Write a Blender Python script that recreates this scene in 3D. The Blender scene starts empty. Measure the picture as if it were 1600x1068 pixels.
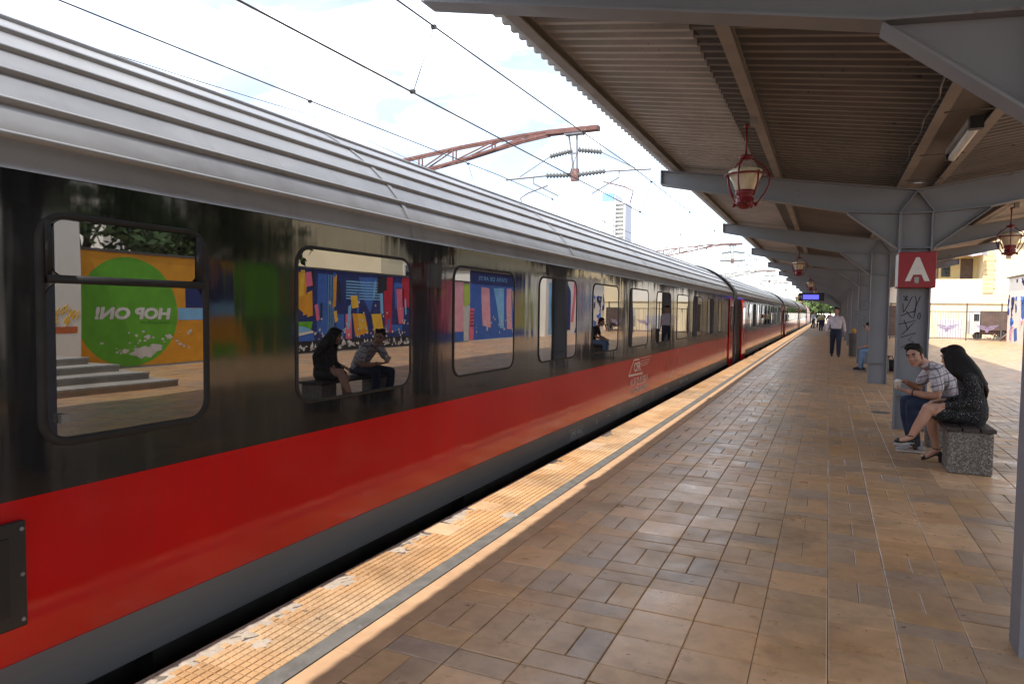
import bpy, bmesh, math, random
from mathutils import Vector, Matrix, noise as mnoise
random.seed(7)
R = math.radians
S = bpy.context.scene
C = S.collection

# ---------------------------------------------------------------- camera
CAM_H = 1.55
def _cdir(u, v): return Vector(((u-800)/1066.67, -(v-534)/1066.67, 1.0))
_y = _cdir(1295, 490).normalized()
_a = _cdir(1295, 490); _b = Vector((1/1066.67, -.012/1066.67, 0))
_x = _a + (-(_a.dot(_y))/(_b.dot(_y)))*_b
if _x.x < 0: _x = -_x
_x.normalize(); _z = _x.cross(_y)
if _z.y < 0: _z = -_z
_right = Vector((_x.x, _y.x, _z.x)); _up = Vector((_x.y, _y.y, _z.y)); _fwd = Vector((_x.z, _y.z, _z.z))
cam = bpy.data.cameras.new('camera'); cam.lens = 24; cam.sensor_width = 36; cam.clip_end = 6000; cam.clip_start = .05
camo = bpy.data.objects.new('camera', cam); C.objects.link(camo)
camo.matrix_world = Matrix(((_right.x, _up.x, -_fwd.x, 0), (_right.y, _up.y, -_fwd.y, 0), (_right.z, _up.z, -_fwd.z, CAM_H), (0, 0, 0, 1)))
S.camera = camo

# ---------------------------------------------------------------- sky, sun, exposure
SUN_DIR = Vector((.130, .577, -1.0)).normalized()       # direction the light travels
sun_el = math.asin(-SUN_DIR.z)
W = bpy.data.worlds.new('World'); S.world = W; W.use_nodes = True
nt = W.node_tree; nt.nodes.clear()
out = nt.nodes.new('ShaderNodeOutputWorld'); bg = nt.nodes.new('ShaderNodeBackground'); bg.inputs[1].default_value = .105
sky = nt.nodes.new('ShaderNodeTexSky'); sky.sky_type = 'NISHITA'; sky.sun_disc = False
sky.sun_elevation = sun_el; sky.sun_rotation = math.atan2(-SUN_DIR.x, -SUN_DIR.y); sky.air_density = 1.0; sky.dust_density = 1.2
tc = nt.nodes.new('ShaderNodeTexCoord')
mp = nt.nodes.new('ShaderNodeMapping'); mp.inputs['Scale'].default_value = (1, 1, 2.2)
nz = nt.nodes.new('ShaderNodeTexNoise'); nz.inputs['Scale'].default_value = 3.2; nz.inputs['Detail'].default_value = 9; nz.inputs['Roughness'].default_value = .58
rp = nt.nodes.new('ShaderNodeValToRGB'); rp.color_ramp.elements[0].position = .41; rp.color_ramp.elements[1].position = .62
rp.color_ramp.elements[0].color = (.22,)*3 + (1,); rp.color_ramp.elements[1].color = (.97,)*3 + (1,)
mx = nt.nodes.new('ShaderNodeMixRGB'); mx.inputs['Color2'].default_value = (8.2, 8.25, 8.4, 1)
nz2 = nt.nodes.new('ShaderNodeTexNoise'); nz2.inputs['Scale'].default_value = 5.5; nz2.inputs['Detail'].default_value = 8; nz2.inputs['Roughness'].default_value = .55; nz2.inputs['Distortion'].default_value = .4
rp2 = nt.nodes.new('ShaderNodeValToRGB'); rp2.color_ramp.elements[0].position = .40; rp2.color_ramp.elements[1].position = .57
rp2.color_ramp.elements[0].color = (.25, .268, .285, 1); rp2.color_ramp.elements[1].color = (.95, .96, .98, 1)
cm = nt.nodes.new('ShaderNodeMixRGB'); cm.blend_type = 'MULTIPLY'; cm.inputs[0].default_value = 1; cm.inputs[2].default_value = (10.5, 10.5, 10.5, 1)
L = nt.links.new
L(mp.outputs[0], nz2.inputs['Vector']); L(nz2.outputs['Fac'], rp2.inputs[0]); L(rp2.outputs[0], cm.inputs[1]); L(cm.outputs[0], mx.inputs['Color2'])
L(tc.outputs['Generated'], mp.inputs[0]); L(mp.outputs[0], nz.inputs['Vector']); L(nz.outputs['Fac'], rp.inputs[0])
L(rp.outputs[0], mx.inputs['Fac']); L(sky.outputs[0], mx.inputs['Color1']); L(mx.outputs[0], bg.inputs[0]); L(bg.outputs[0], out.inputs[0])
sl = bpy.data.lights.new('sun', 'SUN'); sl.energy = 2.0; sl.angle = R(.55); sl.color = (1, .95, .87)
so = bpy.data.objects.new('sun', sl); C.objects.link(so); so.rotation_euler = SUN_DIR.to_track_quat('-Z', 'Y').to_euler(); so.location = (0, -40, 60)
S.view_settings.view_transform = 'Standard'; S.view_settings.look = 'None'; S.view_settings.gamma = 1
S.view_settings.use_curve_mapping = False; S.view_settings.exposure = 1.88
S.cycles.use_denoising = True; S.cycles.max_bounces = 8; S.cycles.glossy_bounces = 5; S.cycles.caustics_reflective = False; S.cycles.caustics_refractive = False

# ---------------------------------------------------------------- helpers
WL = {}
def wloc(o): return WL.get(o.name, Vector((0, 0, 0)))
def tag(o, label, cat, group=None):
    o['label'] = label; o['category'] = cat
    if group: o['group'] = group
    return o
def thing(name, loc, label, cat, group=None):
    o = bpy.data.objects.new(name, None); C.objects.link(o); o.location = loc; o.empty_display_size = .1
    WL[o.name] = Vector(loc); return tag(o, label, cat, group)
def structure(o): o['kind'] = 'structure'; return o
def stuff(o): o['kind'] = 'stuff'; return o
def link(name, me, parent=None, loc=(0, 0, 0), rot=None):
    o = bpy.data.objects.new(name, me); C.objects.link(o)
    if parent: o.parent = parent
    o.location = loc
    if rot: o.rotation_euler = rot
    return o
def kids(o): return [c for c in S.objects if c.parent == o]
def copy_tree(o, parent=None, delta=None, table=None):
    if table is None:
        table = {}
        for c in S.objects:
            if c.parent: table.setdefault(c.parent.name, []).append(c)
    n = o.copy(); C.objects.link(n); n.parent = parent
    if delta is not None:
        n.location = o.location + Vector(delta); WL[n.name] = n.location.copy()
    for ch in table.get(o.name, []): copy_tree(ch, n, None, table)
    return n

class MB:
    def __init__(s): s.v = []; s.f = []
    def add(s, vs, fs):
        b = len(s.v); s.v += [tuple(p) for p in vs]; s.f += [tuple(i+b for i in f) for f in fs]; return s
    def box(s, x0, x1, y0, y1, z0, z1):
        return s.add([(x0,y0,z0),(x1,y0,z0),(x1,y1,z0),(x0,y1,z0),(x0,y0,z1),(x1,y0,z1),(x1,y1,z1),(x0,y1,z1)],
                     [(0,3,2,1),(4,5,6,7),(0,1,5,4),(1,2,6,5),(2,3,7,6),(3,0,4,7)])
    def chbox(s, x0, x1, y0, y1, z0, z1, c=.004):
        # box with a chamfered top
        return s.add([(x0,y0,z0),(x1,y0,z0),(x1,y1,z0),(x0,y1,z0),(x0,y0,z1-c),(x1,y0,z1-c),(x1,y1,z1-c),(x0,y1,z1-c),
                      (x0+c,y0+c,z1),(x1-c,y0+c,z1),(x1-c,y1-c,z1),(x0+c,y1-c,z1)],
                     [(0,1,5,4),(1,2,6,5),(2,3,7,6),(3,0,4,7),(4,5,9,8),(5,6,10,9),(6,7,11,10),(7,4,8,11),(8,9,10,11)])
    def prism(s, poly, axis, t0, t1):
        # polygon extruded along an axis; poly in the two other axes (xz for y, yz for x, xy for z)
        n = len(poly)
        def P(a, b, t): return {'x': (t, a, b), 'y': (a, t, b), 'z': (a, b, t)}[axis]
        return s.add([P(a, b, t0) for a, b in poly] + [P(a, b, t1) for a, b in poly],
                     [tuple(range(n))[::-1], tuple(range(n, 2*n))] + [(i, (i+1) % n, n+(i+1) % n, n+i) for i in range(n)])
    def strip(s, pts, axis, t0, t1, th):
        # plate following a polyline (2D in the plane normal to axis), thickness th
        for (a, b) in zip(pts[:-1], pts[1:]):
            d = Vector((b[0]-a[0], b[1]-a[1])).normalized(); n = Vector((-d.y, d.x))*th*.5
            s.prism([(a[0]-n.x, a[1]-n.y), (b[0]-n.x, b[1]-n.y), (b[0]+n.x, b[1]+n.y), (a[0]+n.x, a[1]+n.y)], axis, t0, t1)
        return s
    def bar(s, p, q, w, h=None):
        p = Vector(p); q = Vector(q); h = h or w; d = (q-p).normalized()
        a = d.cross(Vector((0, 0, 1)))
        if a.length < 1e-3: a = Vector((1, 0, 0))
        a.normalize(); b = a.cross(d)
        vs = [c + a*i*w/2 + b*j*h/2 for c in (p, q) for i, j in ((-1,-1),(1,-1),(1,1),(-1,1))]
        return s.add(vs, [(0,1,2,3),(7,6,5,4),(0,4,5,1),(1,5,6,2),(2,6,7,3),(3,7,4,0)])
    def tube(s, path, r, n=8, cap=True):
        path = [Vector(p) for p in path]; rs = r if isinstance(r, (list, tuple)) else [r]*len(path)
        vs = []; fs = []; prev = None
        for i, p in enumerate(path):
            t = (path[min(i+1, len(path)-1)] - path[max(i-1, 0)]).normalized()
            a = prev if prev is not None else (Vector((0, 0, 1)) if abs(t.z) < .9 else Vector((1, 0, 0)))
            a = (a - t*a.dot(t)).normalized(); prev = a; b = t.cross(a)
            vs += [p + (a*math.cos(k*math.tau/n) + b*math.sin(k*math.tau/n))*rs[i] for k in range(n)]
        for i in range(len(path)-1):
            fs += [(i*n+k, i*n+(k+1) % n, (i+1)*n+(k+1) % n, (i+1)*n+k) for k in range(n)]
        if cap: fs += [tuple(range(n))[::-1], tuple(range((len(path)-1)*n, len(path)*n))]
        return s.add(vs, fs)
    def lathe(s, prof, c, n=16, axis='z'):
        c = Vector(c); vs = []; fs = []
        for r, z in prof:
            for k in range(n):
                a = k*math.tau/n; p = (r*math.cos(a), r*math.sin(a), z)
                if axis == 'y': p = (p[0], p[2], p[1])
                if axis == 'x': p = (p[2], p[0], p[1])
                vs.append(c + Vector(p))
        m = len(prof)
        for i in range(m-1):
            fs += [(i*n+k, i*n+(k+1) % n, (i+1)*n+(k+1) % n, (i+1)*n+k) for k in range(n)]
        fs += [tuple(range(n))[::-1], tuple(range((m-1)*n, m*n))]
        return s.add(vs, fs)
    def loft(s, pts, rad, side, n=14):
        # closed tapered body with elliptical sections
        pts = [Vector(p) for p in pts]; rad = [(r, r) if not isinstance(r, (tuple, list)) else r for r in rad]
        t0 = (pts[0]-pts[1]).normalized(); t1 = (pts[-1]-pts[-2]).normalized()
        m0 = min(rad[0]); m1 = min(rad[-1])
        P = [pts[0]+t0*m0*.95, pts[0]+t0*m0*.6] + pts + [pts[-1]+t1*m1*.6, pts[-1]+t1*m1*.95]
        Rr = [tuple(.25*q for q in rad[0]), tuple(.8*q for q in rad[0])] + rad + [tuple(.8*q for q in rad[-1]), tuple(.25*q for q in rad[-1])]
        vs = []; fs = []; sd = Vector(side)
        for i, p in enumerate(P):
            t = (P[min(i+1, len(P)-1)] - P[max(i-1, 0)]).normalized()
            a = sd - t*sd.dot(t)
            if a.length < 1e-3: a = Vector((0, 1, 0)) - t*t.y
            a.normalize(); b = t.cross(a)
            vs += [p + a*math.cos(k*math.tau/n)*Rr[i][0] + b*math.sin(k*math.tau/n)*Rr[i][1] for k in range(n)]
        for i in range(len(P)-1):
            fs += [(i*n+k, i*n+(k+1) % n, (i+1)*n+(k+1) % n, (i+1)*n+k) for k in range(n)]
        fs += [tuple(range(n))[::-1], tuple(range((len(P)-1)*n, len(P)*n))]
        return s.add(vs, fs)
    def ell(s, c, r, M=None, n=14):
        c = Vector(c); vs = []; fs = []; m = n//2+1
        for i in range(1, m):
            ph = math.pi*i/m
            for k in range(n):
                p = Vector((r[0]*math.sin(ph)*math.cos(k*math.tau/n), r[1]*math.sin(ph)*math.sin(k*math.tau/n), r[2]*math.cos(ph)))
                vs.append(c + (M @ p if M else p))
        top = len(vs); vs.append(c + (M @ Vector((0, 0, r[2])) if M else Vector((0, 0, r[2])))); vs.append(c - (M @ Vector((0, 0, r[2])) if M else Vector((0, 0, r[2]))))
        for i in range(m-2):
            fs += [(i*n+k, (i+1)*n+k, (i+1)*n+(k+1) % n, i*n+(k+1) % n) for k in range(n)]
        fs += [(top, k, (k+1) % n) for k in range(n)] + [(top+1, (m-2)*n+(k+1) % n, (m-2)*n+k) for k in range(n)]
        return s.add(vs, fs)
    def mesh(s, name, mat, off=(0, 0, 0), smooth=False):
        me = bpy.data.meshes.new(name); o = Vector(off)
        me.from_pydata([Vector(p)-o for p in s.v], [], s.f)
        if mat: me.materials.append(mat)
        if smooth: me.polygons.foreach_set('use_smooth', [True]*len(me.polygons))
        me.update(); return me
    def build(s, name, mat, parent=None, smooth=False, origin=None):
        # verts are in world space; the object sits at origin (or its parent's place)
        pl = wloc(parent) if parent else Vector((0, 0, 0))
        og = Vector(origin) if origin is not None else pl
        o = link(name, s.mesh(name, mat, og, smooth), parent, og-pl); WL[o.name] = og
        return o
    def remesh(s, name, mat, parent, vox=.01, it=3, origin=None):
        me = s.mesh(name, None)
        t = bpy.data.objects.new('tmp', me); C.objects.link(t)
        m = t.modifiers.new('r', 'REMESH'); m.mode = 'VOXEL'; m.voxel_size = vox; m.use_smooth_shade = True
        if it: q = t.modifiers.new('s', 'SMOOTH'); q.factor = .5; q.iterations = it
        dg = bpy.context.evaluated_depsgraph_get(); nm = bpy.data.meshes.new_from_object(t.evaluated_get(dg))
        bpy.data.objects.remove(t); bpy.data.meshes.remove(me)
        og = wloc(parent) if origin is None else Vector(origin); pl = wloc(parent)
        nm.transform(Matrix.Translation(-og)); nm.materials.clear(); nm.materials.append(mat); nm.name = name
        nm.polygons.foreach_set('use_smooth', [True]*len(nm.polygons))
        o = link(name, nm, parent, og-pl); WL[o.name] = og; return o

def bevel(o, w=.01, seg=2):
    m = o.modifiers.new('bevel', 'BEVEL'); m.width = w; m.segments = seg; m.limit_method = 'ANGLE'; return o

def text_mesh(txt, size, ex=.0015, bold=0.0, shear=0.0):
    cu = bpy.data.curves.new('t', 'FONT'); cu.body = txt; cu.size = size; cu.extrude = ex; cu.align_x = 'CENTER'; cu.align_y = 'CENTER'; cu.offset = bold; cu.shear = shear
    cu.resolution_u = 3
    t = bpy.data.objects.new('t', cu); C.objects.link(t)
    dg = bpy.context.evaluated_depsgraph_get(); me = bpy.data.meshes.new_from_object(t.evaluated_get(dg))
    bpy.data.objects.remove(t); bpy.data.curves.remove(cu); return me
FACE = {'+x': Matrix(((0,0,1),(1,0,0),(0,1,0))), '-x': Matrix(((0,0,-1),(-1,0,0),(0,1,0))), '-y': Matrix(((1,0,0),(0,0,-1),(0,1,0)))}
def lettering(name, txt, size, pos, face, mat, parent, width=None, bold=0.0, height=None, shear=0.0):
    me = text_mesh(txt, size, bold=bold, shear=shear)
    xs = [v.co.x for v in me.vertices]; ys = [v.co.y for v in me.vertices]
    sx = width/(max(xs)-min(xs)) if width else 1; sy = height/(max(ys)-min(ys)) if height else 1
    cx = (max(xs)+min(xs))/2; cy = (max(ys)+min(ys))/2
    me.transform(FACE[face].to_4x4() @ Matrix.Diagonal((sx, sy, 1, 1)) @ Matrix.Translation((-cx, -cy, 0)))
    me.materials.clear(); me.materials.append(mat); me.name = name
    return link(name, me, parent, Vector(pos)-wloc(parent))

# ---------------------------------------------------------------- materials
def nodes(name):
    m = bpy.data.materials.new(name); m.use_nodes = True; t = m.node_tree
    return m, t, t.nodes['Principled BSDF'], t.links.new
def nd(t, kind, **kw):
    n = t.nodes.new('ShaderNode'+kind)
    for k, v in kw.items():
        if k in n.inputs: n.inputs[k].default_value = v
        else: setattr(n, k, v)
    return n
def coords(t, scale=(1, 1, 1), kind='Object'):
    tc = nd(t, 'TexCoord'); mp = nd(t, 'Mapping', Scale=scale); t.links.new(tc.outputs[kind], mp.inputs[0]); return mp.outputs[0]
def ramp(t, fac, stops):
    r = nd(t, 'ValToRGB'); e = r.color_ramp.elements
    while len(e) < len(stops): e.new(.5)
    for q, (p, c) in zip(e, stops): q.position = p; q.color = tuple(c)+(1,) if len(c) == 3 else c
    t.links.new(fac, r.inputs[0]); return r.outputs[0]
def g(v): return (v, v, v)
def mix(t, fac, a, b, mode='MIX'):
    m = nd(t, 'MixRGB', blend_type=mode)
    for i, q in ((0, fac), (1, a), (2, b)):
        if hasattr(q, 'is_output'): t.links.new(q, m.inputs[i])
        elif i == 0: m.inputs[0].default_value = q
        else: m.inputs[i].default_value = tuple(q)+(1,)
    return m.outputs[0]
def noise(t, vec, scale, detail=4, rough=.55, dist=0):
    n = nd(t, 'TexNoise', Scale=scale, Detail=detail, Roughness=rough, Distortion=dist); t.links.new(vec, n.inputs['Vector']); return n.outputs['Fac']
def bump(t, b, h, strength=.3, dist=.01):
    q = nd(t, 'Bump', Strength=strength, Distance=dist); t.links.new(h, q.inputs['Height']); t.links.new(q.outputs[0], b.inputs['Normal']); return q
def mat(name, col, rough=.6, metal=0., var=.15, vs=3., stretch=(1, 1, 1), bmp=0., bs=40, ior=1.45, wear=None, wt=.62, ws=8, coat=0., rvar=.1):
    m, t, b, l = nodes(name); v = coords(t, stretch)
    n = noise(t, v, vs, 6)
    c = ramp(t, n, [(.25, [max(0, q*(1-var)) for q in col]), (.75, [min(1, q*(1+var)) for q in col])])
    if wear:
        w = ramp(t, noise(t, v, ws, 8, .65), [(wt, g(0)), (min(1, wt+.06), g(1))]); c = mix(t, w, c, wear)
    l(c, b.inputs['Base Color'])
    rr = ramp(t, noise(t, v, vs*2.3, 5), [(.3, g(max(0, rough-rvar))), (.7, g(min(1, rough+rvar)))]); l(rr, b.inputs['Roughness'])
    b.inputs['Metallic'].default_value = metal; b.inputs['IOR'].default_value = ior; b.inputs['Coat Weight'].default_value = coat; b.inputs['Coat Roughness'].default_value = .08
    if bmp: bump(t, b, noise(t, v, bs, 5, .6), bmp, .01)
    return m

M = {}
M['steel_grey'] = mat('steel_grey', (.20, .21, .235), .55, 0, .10, 1.2, bmp=.05, bs=14, wear=(.14, .12, .105), wt=.64, ws=2.6)
M['purlin'] = mat('purlin', (.24, .22, .21), .6, 0, .2, 1.5, wear=(.10, .06, .04), wt=.66)
M['doorway_shade'] = mat('doorway_shade', (.012, .012, .013), .8)
M['rubber'] = mat('rubber', (.010, .010, .011), .62, var=.3)
M['bellows'] = mat('bellows', (.06, .06, .065), .5, var=.2)
M['underframe'] = mat('underframe', (.018, .017, .016), .7, var=.4)
M['skirt'] = mat('skirt', (.125, .126, .13), .5, var=.25, vs=.9, stretch=(1, .3, 3), bmp=.02)
M['white_print'] = mat('white_print', (.62, .58, .55), .6, var=.25, vs=20)
M['grey_print'] = mat('grey_print', (.34, .34, .33), .7, var=.3, vs=20)
M['concrete'] = mat('concrete', (.34, .31, .27), .85, var=.25, vs=2, bmp=.3, bs=20)
M['mortar'] = mat('mortar', (.36, .30, .245), .9, var=.2, vs=14, bmp=.8, bs=45, wear=(.35, .13, .06), wt=.66, ws=14)
M['rust'] = mat('rust', (.15, .07, .06), .8, var=.35, vs=5, wear=(.24, .17, .15), wt=.6, bmp=.2)
M['galv'] = mat('galv', (.20, .20, .21), .5, .4, .2, 6, wear=(.25, .08, .05), wt=.68)
M['insul'] = mat('insul', (.16, .16, .155), .35, var=.2)
M['wire'] = mat('wire', (.045, .04, .04), .5, .3)
M['lamp_red'] = mat('lamp_red', (.17, .012, .018), .4, var=.3, vs=12, bmp=.1, wear=(.05, .01, .01), wt=.66)
M['white_paint'] = mat('white_paint', (.72, .71, .68), .6, var=.08)
M['cream_wall'] = mat('cream_wall', (.78, .67, .46), .85, var=.07, vs=.6, bmp=.1, bs=12, wear=(.66, .54, .36), wt=.66, ws=1.5)
M['pale_wall'] = mat('pale_wall', (.80, .77, .70), .85, var=.06, vs=.6, wear=(.62, .56, .48), wt=.68, ws=1.2)
M['ochre'] = mat('ochre', (.74, .60, .33), .85, var=.12, vs=2)
M['roof_red'] = mat('roof_red', (.30, .10, .06), .8, var=.25)
M['window_dark'] = mat('window_dark', (.03, .035, .04), .12, ior=1.6, var=.3)
M['brown'] = mat('brown', (.13, .085, .07), .7, var=.3, vs=3)
M['iron'] = mat('iron', (.10, .09, .085), .55, var=.2)
M['emblem'] = mat('emblem', (.24, .19, .30), .6)
M['ballast'] = mat('ballast', (.10, .085, .075), .95, var=.5, vs=25, bmp=1, bs=40)
M['ground'] = mat('ground', (.16, .145, .12), .95, var=.3, vs=.3)
M['rail'] = mat('rail', (.16, .11, .09), .4, .6)
M['sleeper'] = mat('sleeper', (.20, .18, .16), .9, var=.3)
M['wood_dark'] = mat('wood_dark', (.035, .025, .022), .55, var=.35, vs=3, stretch=(9, 1, 9), bmp=.3, bs=12)
M['black_plastic'] = mat('black_plastic', (.014, .014, .016), .4)
M['cup'] = mat('cup', (.75, .73, .68), .5, var=.05)
M['bark'] = mat('bark', (.06, .045, .035), .9, var=.4, vs=8, bmp=.8)
M['marker'] = mat('marker', (.012, .011, .012), .5)
M['sign_red'] = mat('sign_red', (.27, .012, .022), .4, var=.12, vs=5, wear=(.36, .08, .09), wt=.70, ws=30)
M['sign_white'] = mat('sign_white', (.66, .63, .60), .5, var=.08, wear=(.40, .28, .27), wt=.69, ws=35)
M['warning'] = mat('warning', (.115, .108, .10), .85, var=.35, vs=9, bmp=.5, bs=60, wear=(.5, .48, .45), wt=.70, ws=22)
M['border'] = mat('border', (.42, .26, .15), .7, var=.18, vs=6, bmp=.12, bs=50, wear=(.40, .27, .19), wt=.66, ws=5)
M['grout'] = mat('grout', (.13, .105, .085), .95, var=.5, vs=6, bmp=.5)
M['groove'] = mat('groove', (.27, .17, .095), .95, var=.4, vs=9)
M['slab'] = mat('slab', (.40, .29, .21), .6, var=.25, vs=2)

def paint_mat(name, col, rough, ior, wave, coat=0, dirt=None):
    # lacquered sheet metal, slightly buckled so that reflections run in vertical streaks
    m, t, b, l = nodes(name)
    v = coords(t)
    n = noise(t, v, 1.1, 5)
    c = ramp(t, n, [(.3, [q*.88 for q in col]), (.7, [min(1, q*1.12) for q in col])])
    if dirt:
        vd = coords(t, (1, 5, .35)); w = ramp(t, noise(t, vd, 2.2, 7, .7), [(.5, g(0)), (.85, g(.5))]); c = mix(t, w, c, dirt)
    l(c, b.inputs['Base Color'])
    rr = ramp(t, noise(t, v, 2.3, 6, .7), [(.35, g(rough*.6)), (.75, g(rough*1.7))]); l(rr, b.inputs['Roughness'])
    b.inputs['IOR'].default_value = ior; b.inputs['Coat Weight'].default_value = coat; b.inputs['Coat Roughness'].default_value = .05
    v1 = coords(t, (1, 1.5, .28)); n1 = noise(t, v1, 1.6, 2.5, .5)
    v2 = coords(t, (1, 4.5, .4)); n2 = noise(t, v2, 2.2, 2, .5)
    ad = nd(t, 'Math', operation='MULTIPLY_ADD'); l(n2, ad.inputs[0]); ad.inputs[1].default_value = .12; l(n1, ad.inputs[2])
    bump(t, b, ad.outputs[0], 1.0, wave); return m
M['coach_black'] = paint_mat('coach_black', (.006, .006, .0065), .07, 1.6, .0055, dirt=(.05, .045, .04))
M['coach_red'] = paint_mat('coach_red', (.46, .002, .003), .11, 1.40, .006, dirt=(.35, .012, .010))
def glass_mat(name, ior):
    m, t, b, l = nodes(name); v = coords(t)
    c = ramp(t, noise(t, v, 1.5, 4), [(.3, (.004, .004, .005)), (.7, (.010, .010, .011))]); l(c, b.inputs['Base Color'])
    rr = ramp(t, noise(t, v, 3, 6, .7), [(.4, g(.0)), (.8, g(.03))]); l(rr, b.inputs['Roughness'])
    b.inputs['IOR'].default_value = ior
    v1 = coords(t, (1, 1, .6)); bump(t, b, noise(t, v1, 1.2, 1.5), 1, .0016); return m
M['glass'] = glass_mat('glass', 2.6)

def roof_mat():
    m, t, b, l = nodes('roof_metal'); v = coords(t, (1, .5, 1))
    c = ramp(t, noise(t, v, 2.4, 7, .6), [(.3, (.21, .21, .215)), (.7, (.285, .285, .29))])
    vd = coords(t, (1, 3, .6)); w = ramp(t, noise(t, vd, 1.4, 6, .7), [(.52, g(0)), (.8, g(.6))]); c = mix(t, w, c, (.14, .137, .135))
    l(c, b.inputs['Base Color']); b.inputs['Roughness'].default_value = .38; b.inputs['Metallic'].default_value = .25
    bump(t, b, noise(t, coords(t, (1, 1.2, 2)), 1.3, 3), 1, .012); return m
M['roof_metal'] = roof_mat()

def tile_mat(name, cols, rough=.32, spec_bump=.12, island=True):
    m, t, b, l = nodes(name)
    geo = nd(t, 'NewGeometry'); oi = nd(t, 'ObjectInfo')
    a = nd(t, 'Math', operation='MULTIPLY_ADD'); l(oi.outputs['Random'], a.inputs[0]); a.inputs[1].default_value = 13.7; (l(geo.outputs['Random Per Island'], a.inputs[2]) if island else setattr(a.inputs[2], 'default_value', .3))
    fr = nd(t, 'Math', operation='FRACT'); l(a.outputs[0], fr.inputs[0])
    n = len(cols); c = ramp(t, fr.outputs[0], [(i/(n-1), q) for i, q in enumerate(cols)])
    pos = geo.outputs['Position']
    big = ramp(t, noise(t, pos, .55, 3), [(.35, (.90, .93, 1.0)), (.65, (1.14, 1.02, .88))]); c = mix(t, 1, c, big, 'MULTIPLY')
    sb = ramp(t, noise(t, pos, 1.6, 7, .6, .6), [(.34, g(.74)), (.5, g(1.0)), (.7, g(1.06))]); c = mix(t, 1, c, sb, 'MULTIPLY')
    st = ramp(t, noise(t, pos, 9, 8, .65), [(.3, g(.78)), (.55, g(1.0)), (.8, g(1.12))]); c = mix(t, 1, c, st, 'MULTIPLY')
    spots = ramp(t, noise(t, pos, 17, 3, .5), [(.70, g(0)), (.73, g(.7))]); c = mix(t, spots, c, (.035, .03, .027))
    l(c, b.inputs['Base Color'])
    rr = ramp(t, noise(t, pos, 3.5, 7, .65), [(.3, g(rough-.08)), (.7, g(rough+.2))]); l(rr, b.inputs['Roughness'])
    b.inputs['IOR'].default_value = 1.5
    bump(t, b, noise(t, pos, 34, 5, .6), spec_bump, .006); return m
M['tile'] = tile_mat('tile', [(.48, .305, .185), (.53, .325, .17), (.46, .315, .21), (.56, .34, .165), (.51, .32, .18), (.41, .30, .22), (.54, .335, .175)])
M['tile_big'] = tile_mat('tile_big', [(.62, .385, .21), (.66, .43, .255), (.59, .36, .195), (.67, .46, .29)], .28)
M['tactile'] = tile_mat('tactile', [(.47, .30, .16), (.45, .28, .145), (.51, .34, .195), (.42, .25, .12), (.49, .33, .185)], .55, .2)
M['tactile_one'] = tile_mat('tactile_one', [(.47, .30, .16), (.45, .28, .145), (.51, .34, .195), (.42, .25, .12), (.49, .33, .185)], .55, .2, False)
M['tactile_plain'] = tile_mat('tactile_plain', [(.52, .38, .25), (.48, .33, .21), (.51, .36, .23)], .6, .2)

def sheet_mat(name, base, dirt, amt):
    m, t, b, l = nodes(name); v = coords(t)
    c = ramp(t, noise(t, v, 1.3, 6), [(.3, [q*.8 for q in base]), (.7, [q*1.15 for q in base])])
    vs = coords(t, (.6, 5, 1)); w = ramp(t, noise(t, vs, 3.0, 8, .7), [(.48, g(0)), (.72, g(amt))]); c = mix(t, w, c, dirt)
    s = ramp(t, noise(t, coords(t, (3.2, 9, 1)), 3.4, 4, .6), [(.66, g(0)), (.69, g(.9))])
    s2 = ramp(t, noise(t, v, .8, 2), [(.5, g(0)), (.6, g(1))]); ms = nd(t, 'MixRGB', blend_type='MULTIPLY'); ms.inputs[0].default_value = 1; l(s, ms.inputs[1]); l(s2, ms.inputs[2])
    c = mix(t, ms.outputs[0], c, (.03, .027, .025))
    l(c, b.inputs['Base Color']); b.inputs['Roughness'].default_value = .6; return m
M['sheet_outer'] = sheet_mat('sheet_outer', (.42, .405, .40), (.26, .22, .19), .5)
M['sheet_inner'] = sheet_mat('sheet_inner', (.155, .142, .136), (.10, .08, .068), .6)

def terrazzo():
    m, t, b, l = nodes('terrazzo'); v = coords(t)
    vo = nd(t, 'TexVoronoi', Scale=100.); l(v, vo.inputs['Vector'])
    r = nd(t, 'SeparateColor'); l(vo.outputs['Color'], r.inputs[0])
    c = ramp(t, r.outputs[0], [(0, (.05, .045, .04)), (.35, (.12, .11, .10)), (.7, (.19, .175, .155)), (1, (.38, .35, .31))])
    l(mix(t, ramp(t, noise(t, v, 5, 4), [(.3, g(.0)), (.8, g(.5))]), c, (.12, .105, .09)), b.inputs['Base Color']); b.inputs['Roughness'].default_value = .85
    bump(t, b, vo.outputs['Distance'], .6, .006); return m
M['terrazzo'] = terrazzo()

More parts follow.
